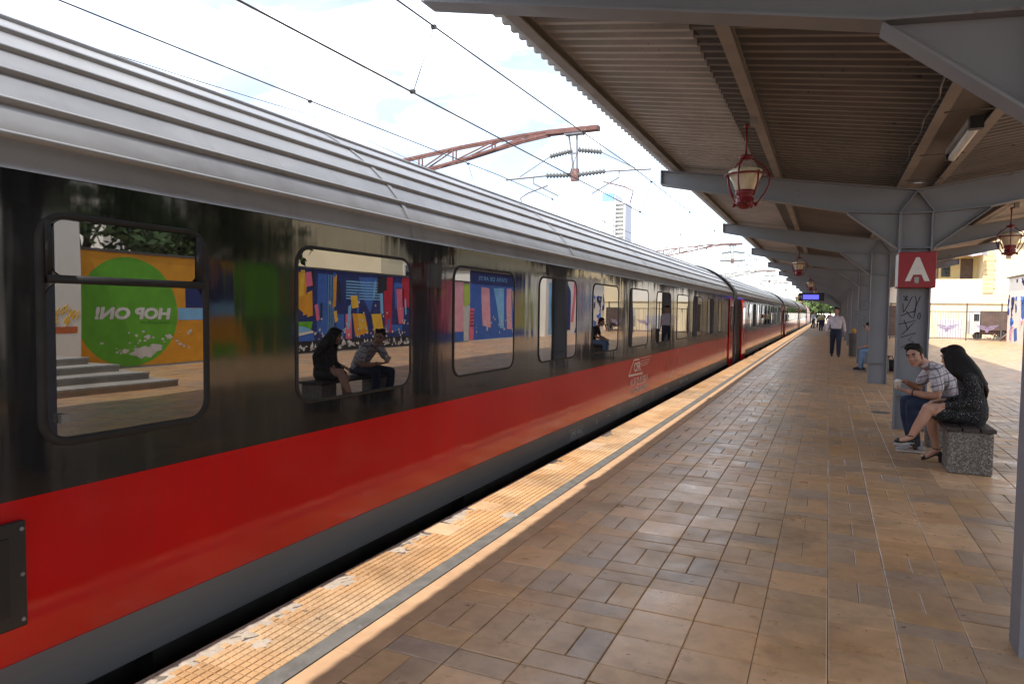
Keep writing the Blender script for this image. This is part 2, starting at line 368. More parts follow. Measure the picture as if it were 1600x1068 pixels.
def plaid():
    m, t, b, l = nodes('plaid'); tc = nd(t, 'TexCoord'); sx = nd(t, 'SeparateXYZ'); l(tc.outputs['Object'], sx.inputs[0])
    c = None
    def bands(val, freq, lo, hi, soft, k=1):
        a = nd(t, 'Math', operation='MULTIPLY'); l(val, a.inputs[0]); a.inputs[1].default_value = freq
        f = nd(t, 'Math', operation='FRACT'); l(a.outputs[0], f.inputs[0])
        return ramp(t, f.outputs[0], [(lo-soft, g(0)), (lo, g(k)), (hi, g(k)), (hi+soft, g(0))])
    dg = nd(t, 'Math', operation='ADD'); l(sx.outputs['X'], dg.inputs[0]); l(sx.outputs['Y'], dg.inputs[1])
    di = nd(t, 'Math', operation='SUBTRACT'); l(sx.outputs['Z'], di.inputs[0]); hx = nd(t, 'Math', operation='MULTIPLY'); l(sx.outputs['X'], hx.inputs[0]); hx.inputs[1].default_value = .35; l(hx.outputs[0], di.inputs[1])
    c = mix(t, bands(dg.outputs[0], 11, .15, .32, .03, .75), (.60, .57, .60), (.10, .08, .11))
    c = mix(t, bands(di.outputs[0], 11, .2, .36, .03, .75), c, (.10, .085, .12))
    c = mix(t, bands(dg.outputs[0], 11, .6, .66, .02, .5), c, (.22, .10, .12))
    c = mix(t, bands(di.outputs[0], 11, .62, .68, .02, .5), c, (.24, .14, .16))
    l(c, b.inputs['Base Color']); b.inputs['Roughness'].default_value = .85; bump(t, b, noise(t, tc.outputs['Object'], 22, 3), .5, .012); return m
M['plaid'] = plaid()
def speckle():
    m, t, b, l = nodes('speckle'); v = coords(t)
    s = ramp(t, noise(t, v, 95, 2, .7), [(.60, g(0)), (.68, g(1))]); l(mix(t, s, (.008, .008, .009), (.33, .33, .34)), b.inputs['Base Color']); b.inputs['Roughness'].default_value = .9
    bump(t, b, noise(t, v, 14, 3), .4, .015); return m
M['dress'] = speckle()
def cloth(name, col): M[name] = mat(name, col, .85, var=.18, vs=9, bmp=.5, bs=16); return M[name]
cloth('denim', (.022, .035, .075)); cloth('jeans_light', (.16, .26, .42)); cloth('black_cloth', (.012, .012, .013)); cloth('white_shirt', (.60, .55, .60)); cloth('navy_trousers', (.022, .032, .06))
cloth('yellow_jacket', (.60, .55, .30)); cloth('red_cloth', (.35, .04, .035)); cloth('dark_blue_cloth', (.02, .03, .07)); cloth('pale_shirt', (.5, .52, .6))
M['skin'] = mat('skin', (.46, .24, .165), .5, var=.10, vs=9)
M['skin_leg'] = mat('skin_leg', (.50, .28, .20), .45, var=.08, vs=9)
M['hair_dark'] = mat('hair_dark', (.007, .005, .0045), .5, var=.5, vs=20, stretch=(16, 16, 1.5), bmp=1, bs=7, ior=1.3)
M['shoe_grey'] = mat('shoe_grey', (.33, .32, .32), .7); M['shoe_black'] = mat('shoe_black', (.012, .011, .011), .4); M['sole'] = mat('sole', (.62, .60, .57), .6); M['stripe_red'] = mat('stripe_red', (.22, .02, .04), .6)
M['eye_white'] = mat('eye_white', (.32, .29, .27), .3, var=.02); M['eye_dark'] = mat('eye_dark', (.02, .012, .008), .2); M['lips'] = mat('lips', (.36, .13, .11), .4)
def bowl():
    m, t, b, l = nodes('lamp_bowl'); v = coords(t, (8, 8, .6))
    c = ramp(t, noise(t, v, 2, 5), [(.3, (.50, .42, .27)), (.7, (.68, .63, .50))]); l(c, b.inputs['Base Color']); b.inputs['Roughness'].default_value = .25
    return m
M['bowl'] = bowl()
def leafm(name, a, b_):
    m, t, b, l = nodes(name); geo = nd(t, 'NewGeometry'); l(ramp(t, geo.outputs['Random Per Island'], [(0, a), (1, b_)]), b.inputs['Base Color']); b.inputs['Roughness'].default_value = .6
    b.inputs['Subsurface Weight'].default_value = 0; return m
M['leaf'] = leafm('leaf', (.025, .05, .012), (.07, .12, .03)); M['leaf2'] = leafm('leaf2', (.05, .09, .02), (.13, .18, .05))
def screen():
    m, t, b, l = nodes('screen'); b.inputs['Base Color'].default_value = (.02, .02, .08, 1); b.inputs['Emission Color'].default_value = (.10, .10, .75, 1); b.inputs['Emission Strength'].default_value = .5; return m
M['screen'] = screen()
def flat(name, col): M[name] = mat(name, col, .75, var=.16, vs=3, wear=[.6*q+.12 for q in col], wt=.66, ws=2.5); return M[name]
for k, q in dict(m_orange=(.72, .33, .025), m_green=(.13, .42, .03), m_navy=(.022, .035, .16), m_blue=(.05, .14, .48), m_sky=(.22, .50, .80), m_yellow=(.80, .50, .05), m_red=(.50, .02, .05),
                 m_pink=(.75, .16, .26), m_palepink=(.75, .38, .45), m_black=(.02, .02, .025), m_dgreen=(.06, .17, .03), m_lime=(.45, .60, .10), m_white=(.74, .73, .70), m_brick=(.55, .15, .05)).items(): flat(k, q)
M['m_scrape'] = mat('m_scrape', (.62, .61, .58), .85, var=.15, vs=4)

# ================================================================ ground and tracks
XE = -2.53          # platform edge
XT = -2.80          # side of the train
XC = -4.23          # middle of the track
ground = structure(MB().add([(-3000, -400, -1.25), (3000, -400, -1.25), (3000, 4000, -1.25), (-3000, 4000, -1.25)], [(0, 1, 2, 3)]).build('ground', M['ground']))
structure(MB().add([(-40, -40, -1.12), (XE, -40, -1.12), (XE, 260, -1.12), (-40, 260, -1.12)], [(0, 1, 2, 3)]).build('ballast_bed', M['ballast']))
for xc in (XC, -9.2):
    tr = structure(MB().box(xc-1.7, xc+1.7, -40, 260, -1.2, -1.10).build('railway_track', M['ballast']))
    for s in (-1, 1):
        x = xc + s*.75
        MB().prism([(x-.07, -1.05), (x+.07, -1.05), (x+.02, -1.02), (x+.02, -.94), (x+.036, -.93), (x+.036, -.90), (x-.036, -.90), (x-.036, -.93), (x-.02, -.94), (x-.02, -1.02)], 'y', -40, 260).build('rail', M['rail'], tr)
    sm = MB()
    for k in range(200): sm.box(xc-1.3, xc+1.3, -39+k*.62, -38.75+k*.62, -1.11, -1.052)
    stuff(sm.build('sleeper', M['sleeper'], tr))

# ================================================================ platform
platform = structure(MB().box(XE+.004, 60, -40, 170, -1.2, -.007).build('platform', M['grout']))
MB().box(XE-.03, XE+.02, -40, 170, -1.2, -.012).build('edge_beam', M['mortar'], platform)
def cam_area(x, y, w, h):
    # rough picture area of a patch of floor, zero when out of frame
    def pr(px, py):
        d = Vector((px, py, -CAM_H)); z = d.dot(_fwd)
        if z < .2: return None
        return (800+1066.67*d.dot(_right)/z, 534-1066.67*d.dot(_up)/z)
    q = [pr(x, y), pr(x+w, y), pr(x+w, y+h), pr(x, y+h)]
    if any(p is None for p in q): return 0
    cx = sum(p[0] for p in q)/4; cy = sum(p[1] for p in q)/4
    if not (-10 < cx < 1610 and 400 < cy < 1085): return 0
    return abs(sum(q[i][0]*q[(i+1) % 4][1]-q[(i+1) % 4][0]*q[i][1] for i in range(4)))/2

PX = .307; X0 = -1.80; Y0 = 4.68
rt = random.Random(11)
cells = []
BIG = [(-1.0, 2.75, -.02, 3.72), (-.30, 2.2, .3, 3.35), (.45, 5.2, .93, 6.5), (-1.5, 5.75, -.9, 6.3), (-.6, 2.0, .3, 2.9), (.9, 7.0, 1.9, 8.2)]
for i in range(39):
    off = rt.choice([0, 0, 0, 1])
    for j in range(-26, 150):
        x = X0+i*PX; y = Y0+j*PX
        if i == 38: continue
        big = any(a <= x+.15 <= c and b <= y+.15 <= d for a, b, c, d in BIG) or rt.random() < (.05 if y < 14 else .07)
        if big: cells.append((x, y, PX, PX, 'b'))
        elif (i+j+off) % 2 == 0:
            cells += [(x, y, PX, PX/2, 't'), (x, y+PX/2, PX, PX/2, 't')]
        else:
            cells += [(x, y, PX/2, PX, 't'), (x+PX/2, y, PX/2, PX, 't')]
cells.sort(key=lambda c: -cam_area(c[0], c[1], c[2], c[3]))
tmesh = {}
def tile_me(w, h, k, v):
    key = (round(w, 3), round(h, 3), k, v)
    if key not in tmesh:
        q = .0018; mb = MB(); rr = random.Random(hash(key) & 255)
        dz = [rr.uniform(-.0016, .0016) for _ in range(4)]; c = .005
        a, b = w/2-q, h/2-q
        vs = [(-a,-b,-.02),(a,-b,-.02),(a,b,-.02),(-a,b,-.02)] + [(sx*a, sy*b, -.0028+dz[n]) for n, (sx, sy) in enumerate(((-1,-1),(1,-1),(1,1),(-1,1)))] + [(sx*(a-c), sy*(b-c), dz[n]) for n, (sx, sy) in enumerate(((-1,-1),(1,-1),(1,1),(-1,1)))]
        mb.add(vs, [(0,1,5,4),(1,2,6,5),(2,3,7,6),(3,0,4,7),(4,5,9,8),(5,6,10,9),(6,7,11,10),(7,4,8,11),(8,9,10,11)])
        tmesh[key] = mb.mesh('tile', M['tile_big' if k == 'b' else 'tile'])
    return tmesh[key]
rest = {'t': MB(), 'b': MB()}
for n, (x, y, w, h, k) in enumerate(cells):
    if n < 300:
        o = link('floor_tile', tile_me(w, h, k, n % 3), platform, (x+w/2, y+h/2, rt.uniform(-.002, .0015)))
    else:
        q = .002; dz = rt.uniform(-.002, .0015)
        if y < 16 and x < 4: rest[k].chbox(x+q, x+w-q, y+q, y+h-q, -.02, dz, .005)
        else: rest[k].box(x+q, x+w-q, y+q, y+h-q, -.02, dz)
stuff(rest['t'].build('floor_tile_field', M['tile'], platform)); stuff(rest['b'].build('wide_floor_tile_field', M['tile_big'], platform))
MB().box(X0, 60, Y0+150*PX, 170, -.02, -.002).build('far_paving', M['slab'], platform)
MB().box(X0+38*PX, 60, -40, Y0+150*PX, -.02, -.002).build('side_paving', M['slab'], platform)
MB().box(X0, X0+38*PX, -40, Y0-26*PX, -.02, -.002).build('rear_paving', M['slab'], platform)

# tactile tiles along the edge: raised pads, some broken at the rim
TW = .215
def tact(broken=False, plain=False, seed=0):
    mb = MB(); rr = random.Random(seed); a = TW/2-.0015; p = TW/5
    if plain: return mb.chbox(-a, a, -a, a, -.02, .001, .003)
    lim = [rr.uniform(.0, 2.2) for _ in range(5)] if broken else [0]*5
    if not broken: mb.box(-a, a, -a, a, -.02, -.005)
    for i in range(5):
        for j in range(5):
            if i < lim[j]: continue
            x = -TW/2+i*p; y = -TW/2+j*p
            if broken: mb.box(x+.001, x+p, y, y+p, -.02, -.005)
            mb.chbox(x+.0032, x+p-.0032, y+.0032, y+p-.0032, -.012, .001, .0018)
    return mb
tA = [tact().mesh('tactile_tile', M['tactile_one'])]
tA[0].materials.append(M['groove'])
for p_ in list(tA[0].polygons)[:6]: p_.material_index = 1
tP = tact(plain=True).mesh('tactile_tile', M['tactile_plain'])
tBk = [tact(True, seed=s).mesh('tactile_tile', M['tactile_one']) for s in range(6)]
far = MB(); farp = MB()
BROK = [(1.7, 2.75), (2.95, 3.25), (3.6, 3.95), (4.3, 4.7), (6.3, 6.6), (8.2, 8.6)]
PLAIN0 = [(4.05, 4.9), (7.2, 7.7)]
for j in range(0, 640):
    y = -2+j*TW
    for i in range(2):
        x = XE+TW*(i+.5)
        yc = y+TW/2
        brk = i == 0 and (any(a < yc < b for a, b in BROK) or rt.random() < .05)
        pl = (i == 0 and any(a < yc < b for a, b in PLAIN0)) or rt.random() < .05
        if 1.3 < yc < 12.5:
            me = tBk[j % 6] if brk else tP if pl else tA[0]
            link('tactile_tile', me, platform, (x, yc, rt.uniform(-.002, .001)), (0, 0, 0 if brk else rt.choice((0, R(90)))))
        elif yc < 30:
            (farp if pl else far).box(x-TW/2+.002, x+TW/2-.002, yc-TW/2+.002, yc+TW/2-.002, -.02, -.0025)
            if not pl and 0 < yc:
                for a in range(5):
                    for b in range(5): far.add([(x-TW/2+a*TW/5+.004, yc-TW/2+b*TW/5+.004, .001), (x-TW/2+(a+1)*TW/5-.003, yc-TW/2+b*TW/5+.004, .001), (x-TW/2+(a+1)*TW/5-.003, yc-TW/2+(b+1)*TW/5-.003, .001), (x-TW/2+a*TW/5+.004, yc-TW/2+(b+1)*TW/5-.003, .001)], [(0, 1, 2, 3)])
        else:
            (farp if pl else far).box(x-TW/2+.002, x+TW/2-.002, yc-TW/2+.002, yc+TW/2-.002, -.02, .001)
stuff(far.build('tactile_tile_field', M['tactile'], platform)); stuff(farp.build('plain_edge_tile_field', M['tactile_plain'], platform))
# crumbled mortar where the rim tiles are gone
for (a, b) in BROK[:4]:
    mb = MB(); nx, ny = 7, max(4, int((b-a)/.03)); vs = []
    for jj in range(ny+1):
        for ii in range(nx+1):
            yy = a-.03+(b-a+.06)*jj/ny; xx = XE-.015+.15*ii/nx
            if ii == 0: xx += .035*mnoise.noise(Vector((0, yy*9, a)))
            zz = -.0055+.008*mnoise.noise(Vector((xx*40, yy*22, a))) - (.02 if ii == 0 else 0)
            vs.append((xx, yy, zz))
    mb.add(vs, [(jj*(nx+1)+ii, jj*(nx+1)+ii+1, (jj+1)*(nx+1)+ii+1, (jj+1)*(nx+1)+ii) for jj in range(ny) for ii in range(nx)])
    mb.build('mortar_patch', M['mortar'], platform)
def splat(x, y, r, name, m, z=.0022):
    mb = MB(); n = 22; c = (x, y, z)
    vs = [c] + [(x+math.cos(k*math.tau/n)*r*(.7+.5*mnoise.noise(Vector((math.cos(k*math.tau/n)*2+x*7, math.sin(k*math.tau/n)*2, y*3)))), y+math.sin(k*math.tau/n)*r*1.4*(.7+.5*mnoise.noise(Vector((math.cos(k*math.tau/n)*2+x*7, math.sin(k*math.tau/n)*2, y*3)))), z-.0015) for k in range(n)]
    mb.add(vs, [(0, 1+k, 1+(k+1) % n) for k in range(n)]); return mb.build(name, m, platform)
splat(-2.33, 2.32, .05, 'mortar_patch', M['mortar']); splat(-2.15, 4.62, .075, 'mortar_patch', M['mortar']); splat(-2.42, 3.05, .04, 'mortar_patch', M['mortar'])
MB().box(XE+2*TW+.001, -2.004, -40, 170, -.02, .0005).build('dark_warning_strip', M['warning'], platform)
for j in range(300):
    y = -2+j*.402
    MB().chbox(-1.998, X0-.003, y+.0015, y+.4005, -.02, rt.uniform(-.001, .001), .003).build('border_tile', M['border'], platform) if j < 40 else None
MB().box(-1.998, X0-.003, -2+40*.402, 170, -.02, -.0005).build('border_strip', M['border'], platform)
# manhole cover
mh = tag(MB().lathe([(.155, -.004), (.155, .001), (.14, .0015), (.137, -.001), (.0, -.001)], (.78, 12.22, 0), 28).build('manhole_cover', M['iron'], origin=(.78, 12.22, 0)), 'small round grey manhole cover left of the column with the A sign', 'manhole cover')

# ================================================================ canopy
XM = 1.02; BAY = 6.75; YB = [3.82+BAY*k for k in range(-3, 18)]
canopy = thing('platform_canopy', (XM, YB[0], 0), 'grey steel platform canopy with corrugated roof on a row of columns', 'canopy')
cl = wloc(canopy)
def btop(x): return 3.70-(3.41-abs(x-XM))*.5/3.41
def beam_mb():
    mb = MB(); fl = MB()
    top = [(-3.41, 3.70), (0, 3.20), (3.41, 3.70)]
    bot = [(-3.41, 3.49), (-.82, 2.95), (-.2, 2.90), (.2, 2.90), (.82, 2.95), (3.41, 3.49)]
    T = lambda p: (p[0]+XM, p[1])
    mb.prism([T(p) for p in top[::-1]] + [T(p) for p in bot], 'y', -.010, .010)
    for s in (-1, 1):
        mb.prism([T((s*.82, 2.943)), T((s*.205, 2.45)), T((s*.205, 2.893))], 'y', -.009, .009)
    e = lambda pts: fl.strip([T(p) for p in pts], 'y', -.085, .085, .014)
    e([(-3.41, 3.70), (0, 3.20)]); e([(0, 3.20), (3.41, 3.70)])
    e(bot[:3]); e(bot[2:4]); e(bot[3:])
    for s in (-1, 1):
        e([(s*.83, 2.93), (s*.205, 2.43)]); e([(s*.2, 2.91), (0, 3.19)]); e([(s*3.41, 3.697), (s*3.41, 3.493)])
    return mb, fl
def col_mb():
    web = MB().box(XM-.1695, XM+.1695, -.009, .009, 0, 2.893)
    fl = MB().box(-.010, .010, -.09, .09, 0, 2.895)
    st = MB().box(XM-.1697, XM+.1697, -.088, .088, 0, .012)
    return web, fl, st
bm_, bf_ = beam_mb(); cw_, cf_, cs_ = col_mb()
me_b = bm_.mesh('beam', M['steel_grey'], (XM, 0, 0)); me_f = bf_.mesh('flange', M['steel_grey'], (XM, 0, 0))
me_cw = cw_.mesh('column', M['steel_grey'], (XM, 0, 0)); me_cf = cf_.mesh('flange', M['steel_grey']); me_cs = cs_.mesh('stiffener', M['steel_grey'], (XM, 0, 0))
for y in YB:
    b = link('beam', me_b, canopy, (0, y-cl.y, 0)); link('flange', me_f, b)
    c = link('column', me_cw, canopy, (0, y-cl.y, 0)); link('flange', me_cf, c, (-.180, 0, 0)); link('flange', me_cf, c, (.180, 0, 0)); link('stiffener', me_cs, c, (0, 0, .46)); link('stiffener', me_cs, c, (0, 0, 2.43))
# purlins: angle profiles lying on the beams
for k in range(len(YB)-1):
    for s in (-1, 1):
        for dx in (3.17, 1.73):
            x = XM+s*dx; z = btop(x)+.009; mb = MB()
            mb.box(-.045, .045, 0, BAY-.004, 0, .012); mb.box(-.045, -.035, 0, BAY-.004, .012, .080); mb.box(-.0449, .045, 0, BAY-.004, .080, .089)
            if k == 0:
                if s == -1 and dx == 3.17: PM = {}
                PM[(s, dx)] = mb.mesh('purlin', M['purlin'])
            link('purlin', PM[(s, dx)], canopy, (x-cl.x, YB[k]-cl.y+.002, z))
# corrugated sheets, two rows a side, the outer one lapped under the inner
def sheet(x0, x1, dz, m):
    mb = MB(); n = 42; p = BAY/n; prof = []
    for i in range(n):
        prof += [(i*p, 0), (i*p+.30*p, 0), (i*p+.38*p, .046), (i*p+.92*p, .046)]
    prof.append((BAY, 0))
    vs = []; fs = []; xs = [x0+(x1-x0)*q/6 for q in range(7)]
    for x in xs:
        for (yy, zz) in prof: vs.append((x, yy, btop(x)+.103+dz+zz))
    N = len(prof)
    for a in range(6): fs += [(a*N+i, a*N+i+1, (a+1)*N+i+1, (a+1)*N+i) for i in range(N-1)]
    return mb.add(vs, fs).mesh('roof_sheet', m, (XM, 0, 0))
for s in (-1, 1):
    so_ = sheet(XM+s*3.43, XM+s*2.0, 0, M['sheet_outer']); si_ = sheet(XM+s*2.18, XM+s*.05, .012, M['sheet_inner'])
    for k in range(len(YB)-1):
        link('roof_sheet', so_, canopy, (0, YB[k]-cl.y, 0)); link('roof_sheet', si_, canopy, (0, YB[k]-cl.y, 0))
# valley gutter
gm = MB(); gr = MB()
gr.box(-.045, .045, .09, BAY-.09, 3.235, 3.245); gr.box(-.004, .004, .09, BAY-.09, 3.2445, 3.33)
gm.box(-.20, .20, .02, BAY-.02, 3.30, 3.308)
g1 = gm.mesh('gutter', M['sheet_inner']); g2 = gr.mesh('gutter_rail', M['purlin'])
gs = MB()
gs.box(-.2, .2, 0, .02, 3.226, 3.233)
g3 = gs.mesh('gutter_strap', M['iron'])
for k in range(len(YB)-1):
    q = link('gutter', g1, canopy, (0, YB[k]-cl.y, 0)); link('gutter_rail', g2, q, (-.21, 0, 0)); link('gutter_rail', g2, q, (.21, 0, 0)); [link('gutter_strap', g3, q, (0, w_, 0)) for w_ in (1.2, 2.9, 4.6, 6.1)]
# cable along the gutter
cb = MB(); cb.tube([(XM-.30+.02*math.sin(t*1.7), 3.95+t*.3, 3.262+.012*math.sin(t*2.3)) for t in range(23)], .008, 6); cb.build('cable', M['black_plastic'], canopy)

# ================================================================ train
def rrect(y0, y1, z0, z1, r, n=5):
    pts = []
    for cy, cz, a0 in ((y1-r, z1-r, 0), (y0+r, z1-r, 90), (y0+r, z0+r, 180), (y1-r, z0+r, 270)):
        for k in range(n+1):
            a = R(a0+90*k/n); pts.append((cy+r*math.cos(a), cz+r*math.sin(a)))
    return pts
def ring(mb, outer, inner, x0, x1):
    # frame between two outlines, outer edge at x0 rising to x1
    n = len(outer); vs = []
    lerp = lambda a, b, t: (a[0]+(b[0]-a[0])*t, a[1]+(b[1]-a[1])*t)
    for t, x in ((0, x0), (.15, x1), (.7, x1), (1, x0-.004)):
        for a, b in zip(outer, inner):
            p = lerp(a, b, t); vs.append((x, p[0], p[1]))
    fs = []
    for k in range(3): fs += [(k*n+i, k*n+(i+1) % n, (k+1)*n+(i+1) % n, (k+1)*n+i) for i in range(n)]
    mb.add(vs, fs)
def sheetx(mb, pts, x): mb.add([(x, a, b) for a, b in pts], [tuple(range(len(pts)))])

ROOF = [(-2.80, 2.07), (-2.83, 2.19), (-2.92, 2.34), (-3.05, 2.49), (-3.2, 2.63), (-3.4, 2.775), (-3.65, 2.92), (-3.95, 3.03), (-4.23, 3.06)]
def roof_smooth():
    pts = []
    P = [Vector(p) for p in ROOF]
    for i in range(len(P)-1):
        p0, p1, p2, p3 = P[max(i-1, 0)], P[i], P[i+1], P[min(i+2, len(P)-1)]
        for k in range(4):
            t = k/4; pts.append(.5*((2*p1)+(p2-p0)*t+(2*p0-5*p1+4*p2-p3)*t*t+(3*p1-p0-3*p2+p3)*t**3))
    pts.append(P[-1]); return pts
RS = roof_smooth()
def coach(y0, y1, wins, label, name='passenger_coach', near=False):
    c = thing(name, (XC, (y0+y1)/2, -.9), label, 'train coach', 'coaches of the train')
    full = [(p.x, p.y) for p in RS]; full = full + [(2*XC-a, b) for a, b in full[::-1][1:]]
    def shell(pts, ys, nm, m, smooth=True):
        vs = [(a, y, b) for y in ys for a, b in pts]; n = len(pts)
        return MB().add(vs, [(k*n+i, k*n+i+1, (k+1)*n+i+1, (k+1)*n+i) for k in range(len(ys)-1) for i in range(n-1)]).build(nm, m, c, smooth)
    ys = [y0, y0+.4] + [y0+.4+(y1-y0-.8)*k/12 for k in range(1, 12)] + [y1-.4, y1]
    roof = shell([(XT+.012, 2.055)] + full + [(2*XC-XT-.012, 2.055)], ys, 'roof', M['roof_metal'])
    # pressed ribs of the roof
    for (a, b) in ROOF[1:]:
        for s in (0, 1):
            if s and a == XC: continue
            i = ROOF.index((a, b)); p = Vector(ROOF[i-1]); q = Vector(ROOF[min(i+1, len(ROOF)-1)])
            t = (q-p).normalized(); n = Vector((t.y, -t.x))
            if n.y < 0 and n.x < 0: n = -n
            if n.x < 0: n = Vector((-n.x, n.y)) if i == len(ROOF)-1 else n
            prof = [Vector((a, b))+t*u+n*w for u, w in ((-.022, -.002), (-.020, .016), (-.010, .022), (.002, .020), (.014, .005), (.019, -.002))]
            if s: prof = [Vector((2*XC-v.x, v.y)) for v in prof][::-1]
            shell([(v.x, v.y) for v in prof], [y0+.02, y1-.02], 'roof_rib', M['roof_metal'], True)
    # lapped joints of the roof sheets
    pj = [(XC+(a-XC)*1.0035, b+.006) for a, b in full]
    for k in range(1, 7):
        yj = y0+(y1-y0)*k/7+.13*((k*5) % 3-1); shell(pj, [yj, yj+.05], 'roof_joint', M['roof_metal'])
    # sides
    for s in (0, 1):
        X = lambda x: x if not s else 2*XC-x
        def q(nm, m, pts):
            mb = MB(); n = len(pts); yy = [y0, y1]
            mb.add([(X(a), y, b) for y in yy for a, b in pts], [(i, i+1, n+i+1, n+i) if s else (i, n+i, n+i+1, i+1) for i in range(n-1)])
            return mb.build(nm, m, c, False)
        q('upper_side', M['coach_black'], [(XT+.001, 2.06), (XT, .80)])
        q('lower_side', M['coach_red'], [(XT+.002, .802), (XT+.001, .40), (XT-.0005, .175), (XT-.014, .162)])
        q('skirt', M['skirt'], [(XT-.012, .17), (XT-.022, -.06), (XT-.10, -.10)])
    # ends
    body = [(XT, 2.06), (XT-.012, .19), (XT-.05, -.09)]; poly = [(p.x, p.y) for p in RS] + [(2*XC-p.x, p.y) for p in RS[::-1][1:]] + [(2*XC-XT, .19), (2*XC-XT-.05, -.09), (XT-.05, -.09), (XT-.012, .19)]
    for y, nm in ((y0, 'end_wall'), (y1, 'end_wall')): MB().add([(a, y, b) for a, b in poly], [tuple(range(len(poly)))]).build(nm, M['coach_black'], c)
    # underframe, bogies
    uf = MB().box(XC-1.2, XC+1.2, y0+.3, y1-.3, -.40, -.095)
    for k in range(5):
        yy = y0+5.4+k*3.1; uf.box(XC-1.32, XC+1.32, yy, yy+1.6, -.55, -.097)
    uf.build('underframe', M['underframe'], c)
    for yb in (y0+3.4, y1-3.4):
        bg_ = MB()
        for s in (-1, 1):
            bg_.box(XC+s*1.05-.07, XC+s*1.05+.07, yb-1.75, yb+1.75, -.62, -.42)
        bg_.box(XC-1, XC+1, yb-.3, yb+.3, -.55, -.402); bo = bg_.build('bogie', M['underframe'], c)
        for dy in (-1.25, 1.25):
            wm = MB()
            for s in (-1, 1): wm.lathe([(.0, -.065), (.46, -.065), (.46, .03), (.44, .065), (.0, .065)], (XC+s*.75, yb+dy, -.44), 20, 'x')
            wm.tube([(XC-.75, yb+dy, -.44), (XC+.75, yb+dy, -.44)], .08, 8); wm.build('wheelset', M['underframe'], bo)
    # windows
    for (a, b, kind) in wins:
        f = MB(); p = MB(); n = 6
        if kind == 'hopper':
            o_ = rrect(a-.03, b+.03, .975, 1.92, .12, n); i_ = rrect(a+.015, b-.015, 1.02, 1.89, .075, n); ring(f, o_, i_, XT, XT+.012)
            f.box(XT+.001, XT+.020, a+.01, b-.01, 1.635, 1.668); f.box(XT+.001, XT+.014, a+.005, a+.03, 1.66, 1.88); f.box(XT+.001, XT+.014, b-.05, b-.012, 1.66, 1.88)
            sheetx(p, rrect(a+.006, b-.006, 1.012, 1.64, .07, n), XT+.004)
            u = MB(); sheetx(u, rrect(a+.03, b-.045, 1.664, 1.888, .055, n), XT+.0075)
            w = f.build('window', M['rubber'], c, True); p.build('pane', M['glass'], w); u.build('pane', M['glass'], w)
            hd = MB().box(XT+.006, XT+.03, a+.045, a+.075, 1.075, 1.11); hd.build('latch', M['galv'], w)
        else:
            o_ = rrect(a-.012, b+.012, .978, 1.918, .125, n); i_ = rrect(a+.014, b-.014, 1.004, 1.892, .10, n); ring(f, o_, i_, XT, XT+.009)
            sheetx(p, rrect(a+.01, b-.01, 1.0, 1.896, .105, n), XT+.004)
            w = f.build('window', M['rubber'], c, True); pn = p.build('pane', M['glass'], w)
    # doors
    for (a, b, op) in (((y1-1.08, y1-.22, 0), (y0+.35, y0+1.25, 1)) if not near else ((y1-.98, y1-.12, 0),)):
        if op:
            MB().box(XT-.05, XT+.003, a, b, -.05, 2.0).build('door_opening', M['doorway_shade'], c)  # solid near-black box, the shade of the open doorway put into its colour
            a, b = b+.04, b+1.22
            d = bevel(MB().box(XT+.03, XT+.075, a, b, -.14, 2.0).build('door', M['coach_red'], c), .015)
            px = XT+.076
            MB().box(XT-.2, XT+.20, a-.9, a-.1, -.16, -.11).build('step', M['underframe'], c)
        else:
            d = bevel(MB().box(XT+.004, XT+.03, a, b, -.10, 2.0).build('door', M['coach_red'], c), .01); px = XT+.031
        f = MB(); ring(f, rrect(a+.18, b-.18, .95, 1.75, .1), rrect(a+.21, b-.21, .98, 1.72, .08), px, px+.008); f.build('door_frame', M['rubber'], d, True)
        p = MB(); sheetx(p, rrect(a+.2, b-.2, .97, 1.73, .08), px+.002); p.build('pane', M['glass'], d)
        MB().tube([(px+.03, b-.1, .55), (px+.05, b-.1, .6), (px+.05, b-.1, 1.1), (px+.03, b-.1, 1.15)], .012, 6).build('handrail', M['galv'], d)
    # gangway bellows at the far end
    mb = MB(); pr = [(a+(.055 if a > XC else -.055)*min(1, abs(a-XC)), b+.05) for a, b in [(XT-.02, -.2)] + [(p.x, p.y) for p in RS] + [(2*XC-p.x, p.y) for p in RS[::-1][1:]] + [(2*XC-XT+.02, -.2)]]
    n = len(pr); yy = [y1+.02+.075*k for k in range(9)]; vs = []
    for k, y in enumerate(yy):
        sc = 1.0 if k % 2 == 0 else .965
        vs += [(XC+(a-XC)*sc, y, 1.2+(b-1.2)*sc) for a, b in pr]
    mb.add(vs, [(k*n+i, k*n+i+1, (k+1)*n+i+1, (k+1)*n+i) for k in range(8) for i in range(n-1)]); mb.build('gangway_bellows', M['bellows'], c)
    return c

w1 = [(1.66, 2.42, 'hopper')] + [(3.07+1.825*k, 4.25+1.825*k, '') for k in range(8)] + [(17.85, 18.85, ''), (19.75, 20.3, '')] + [(-.6, .55, ''), (-2.4, -1.3, '')]
coach1 = coach(-3.2, 22.95, w1, 'nearest red and black coach with white CFR lettering and grey ribbed roof', near=True)
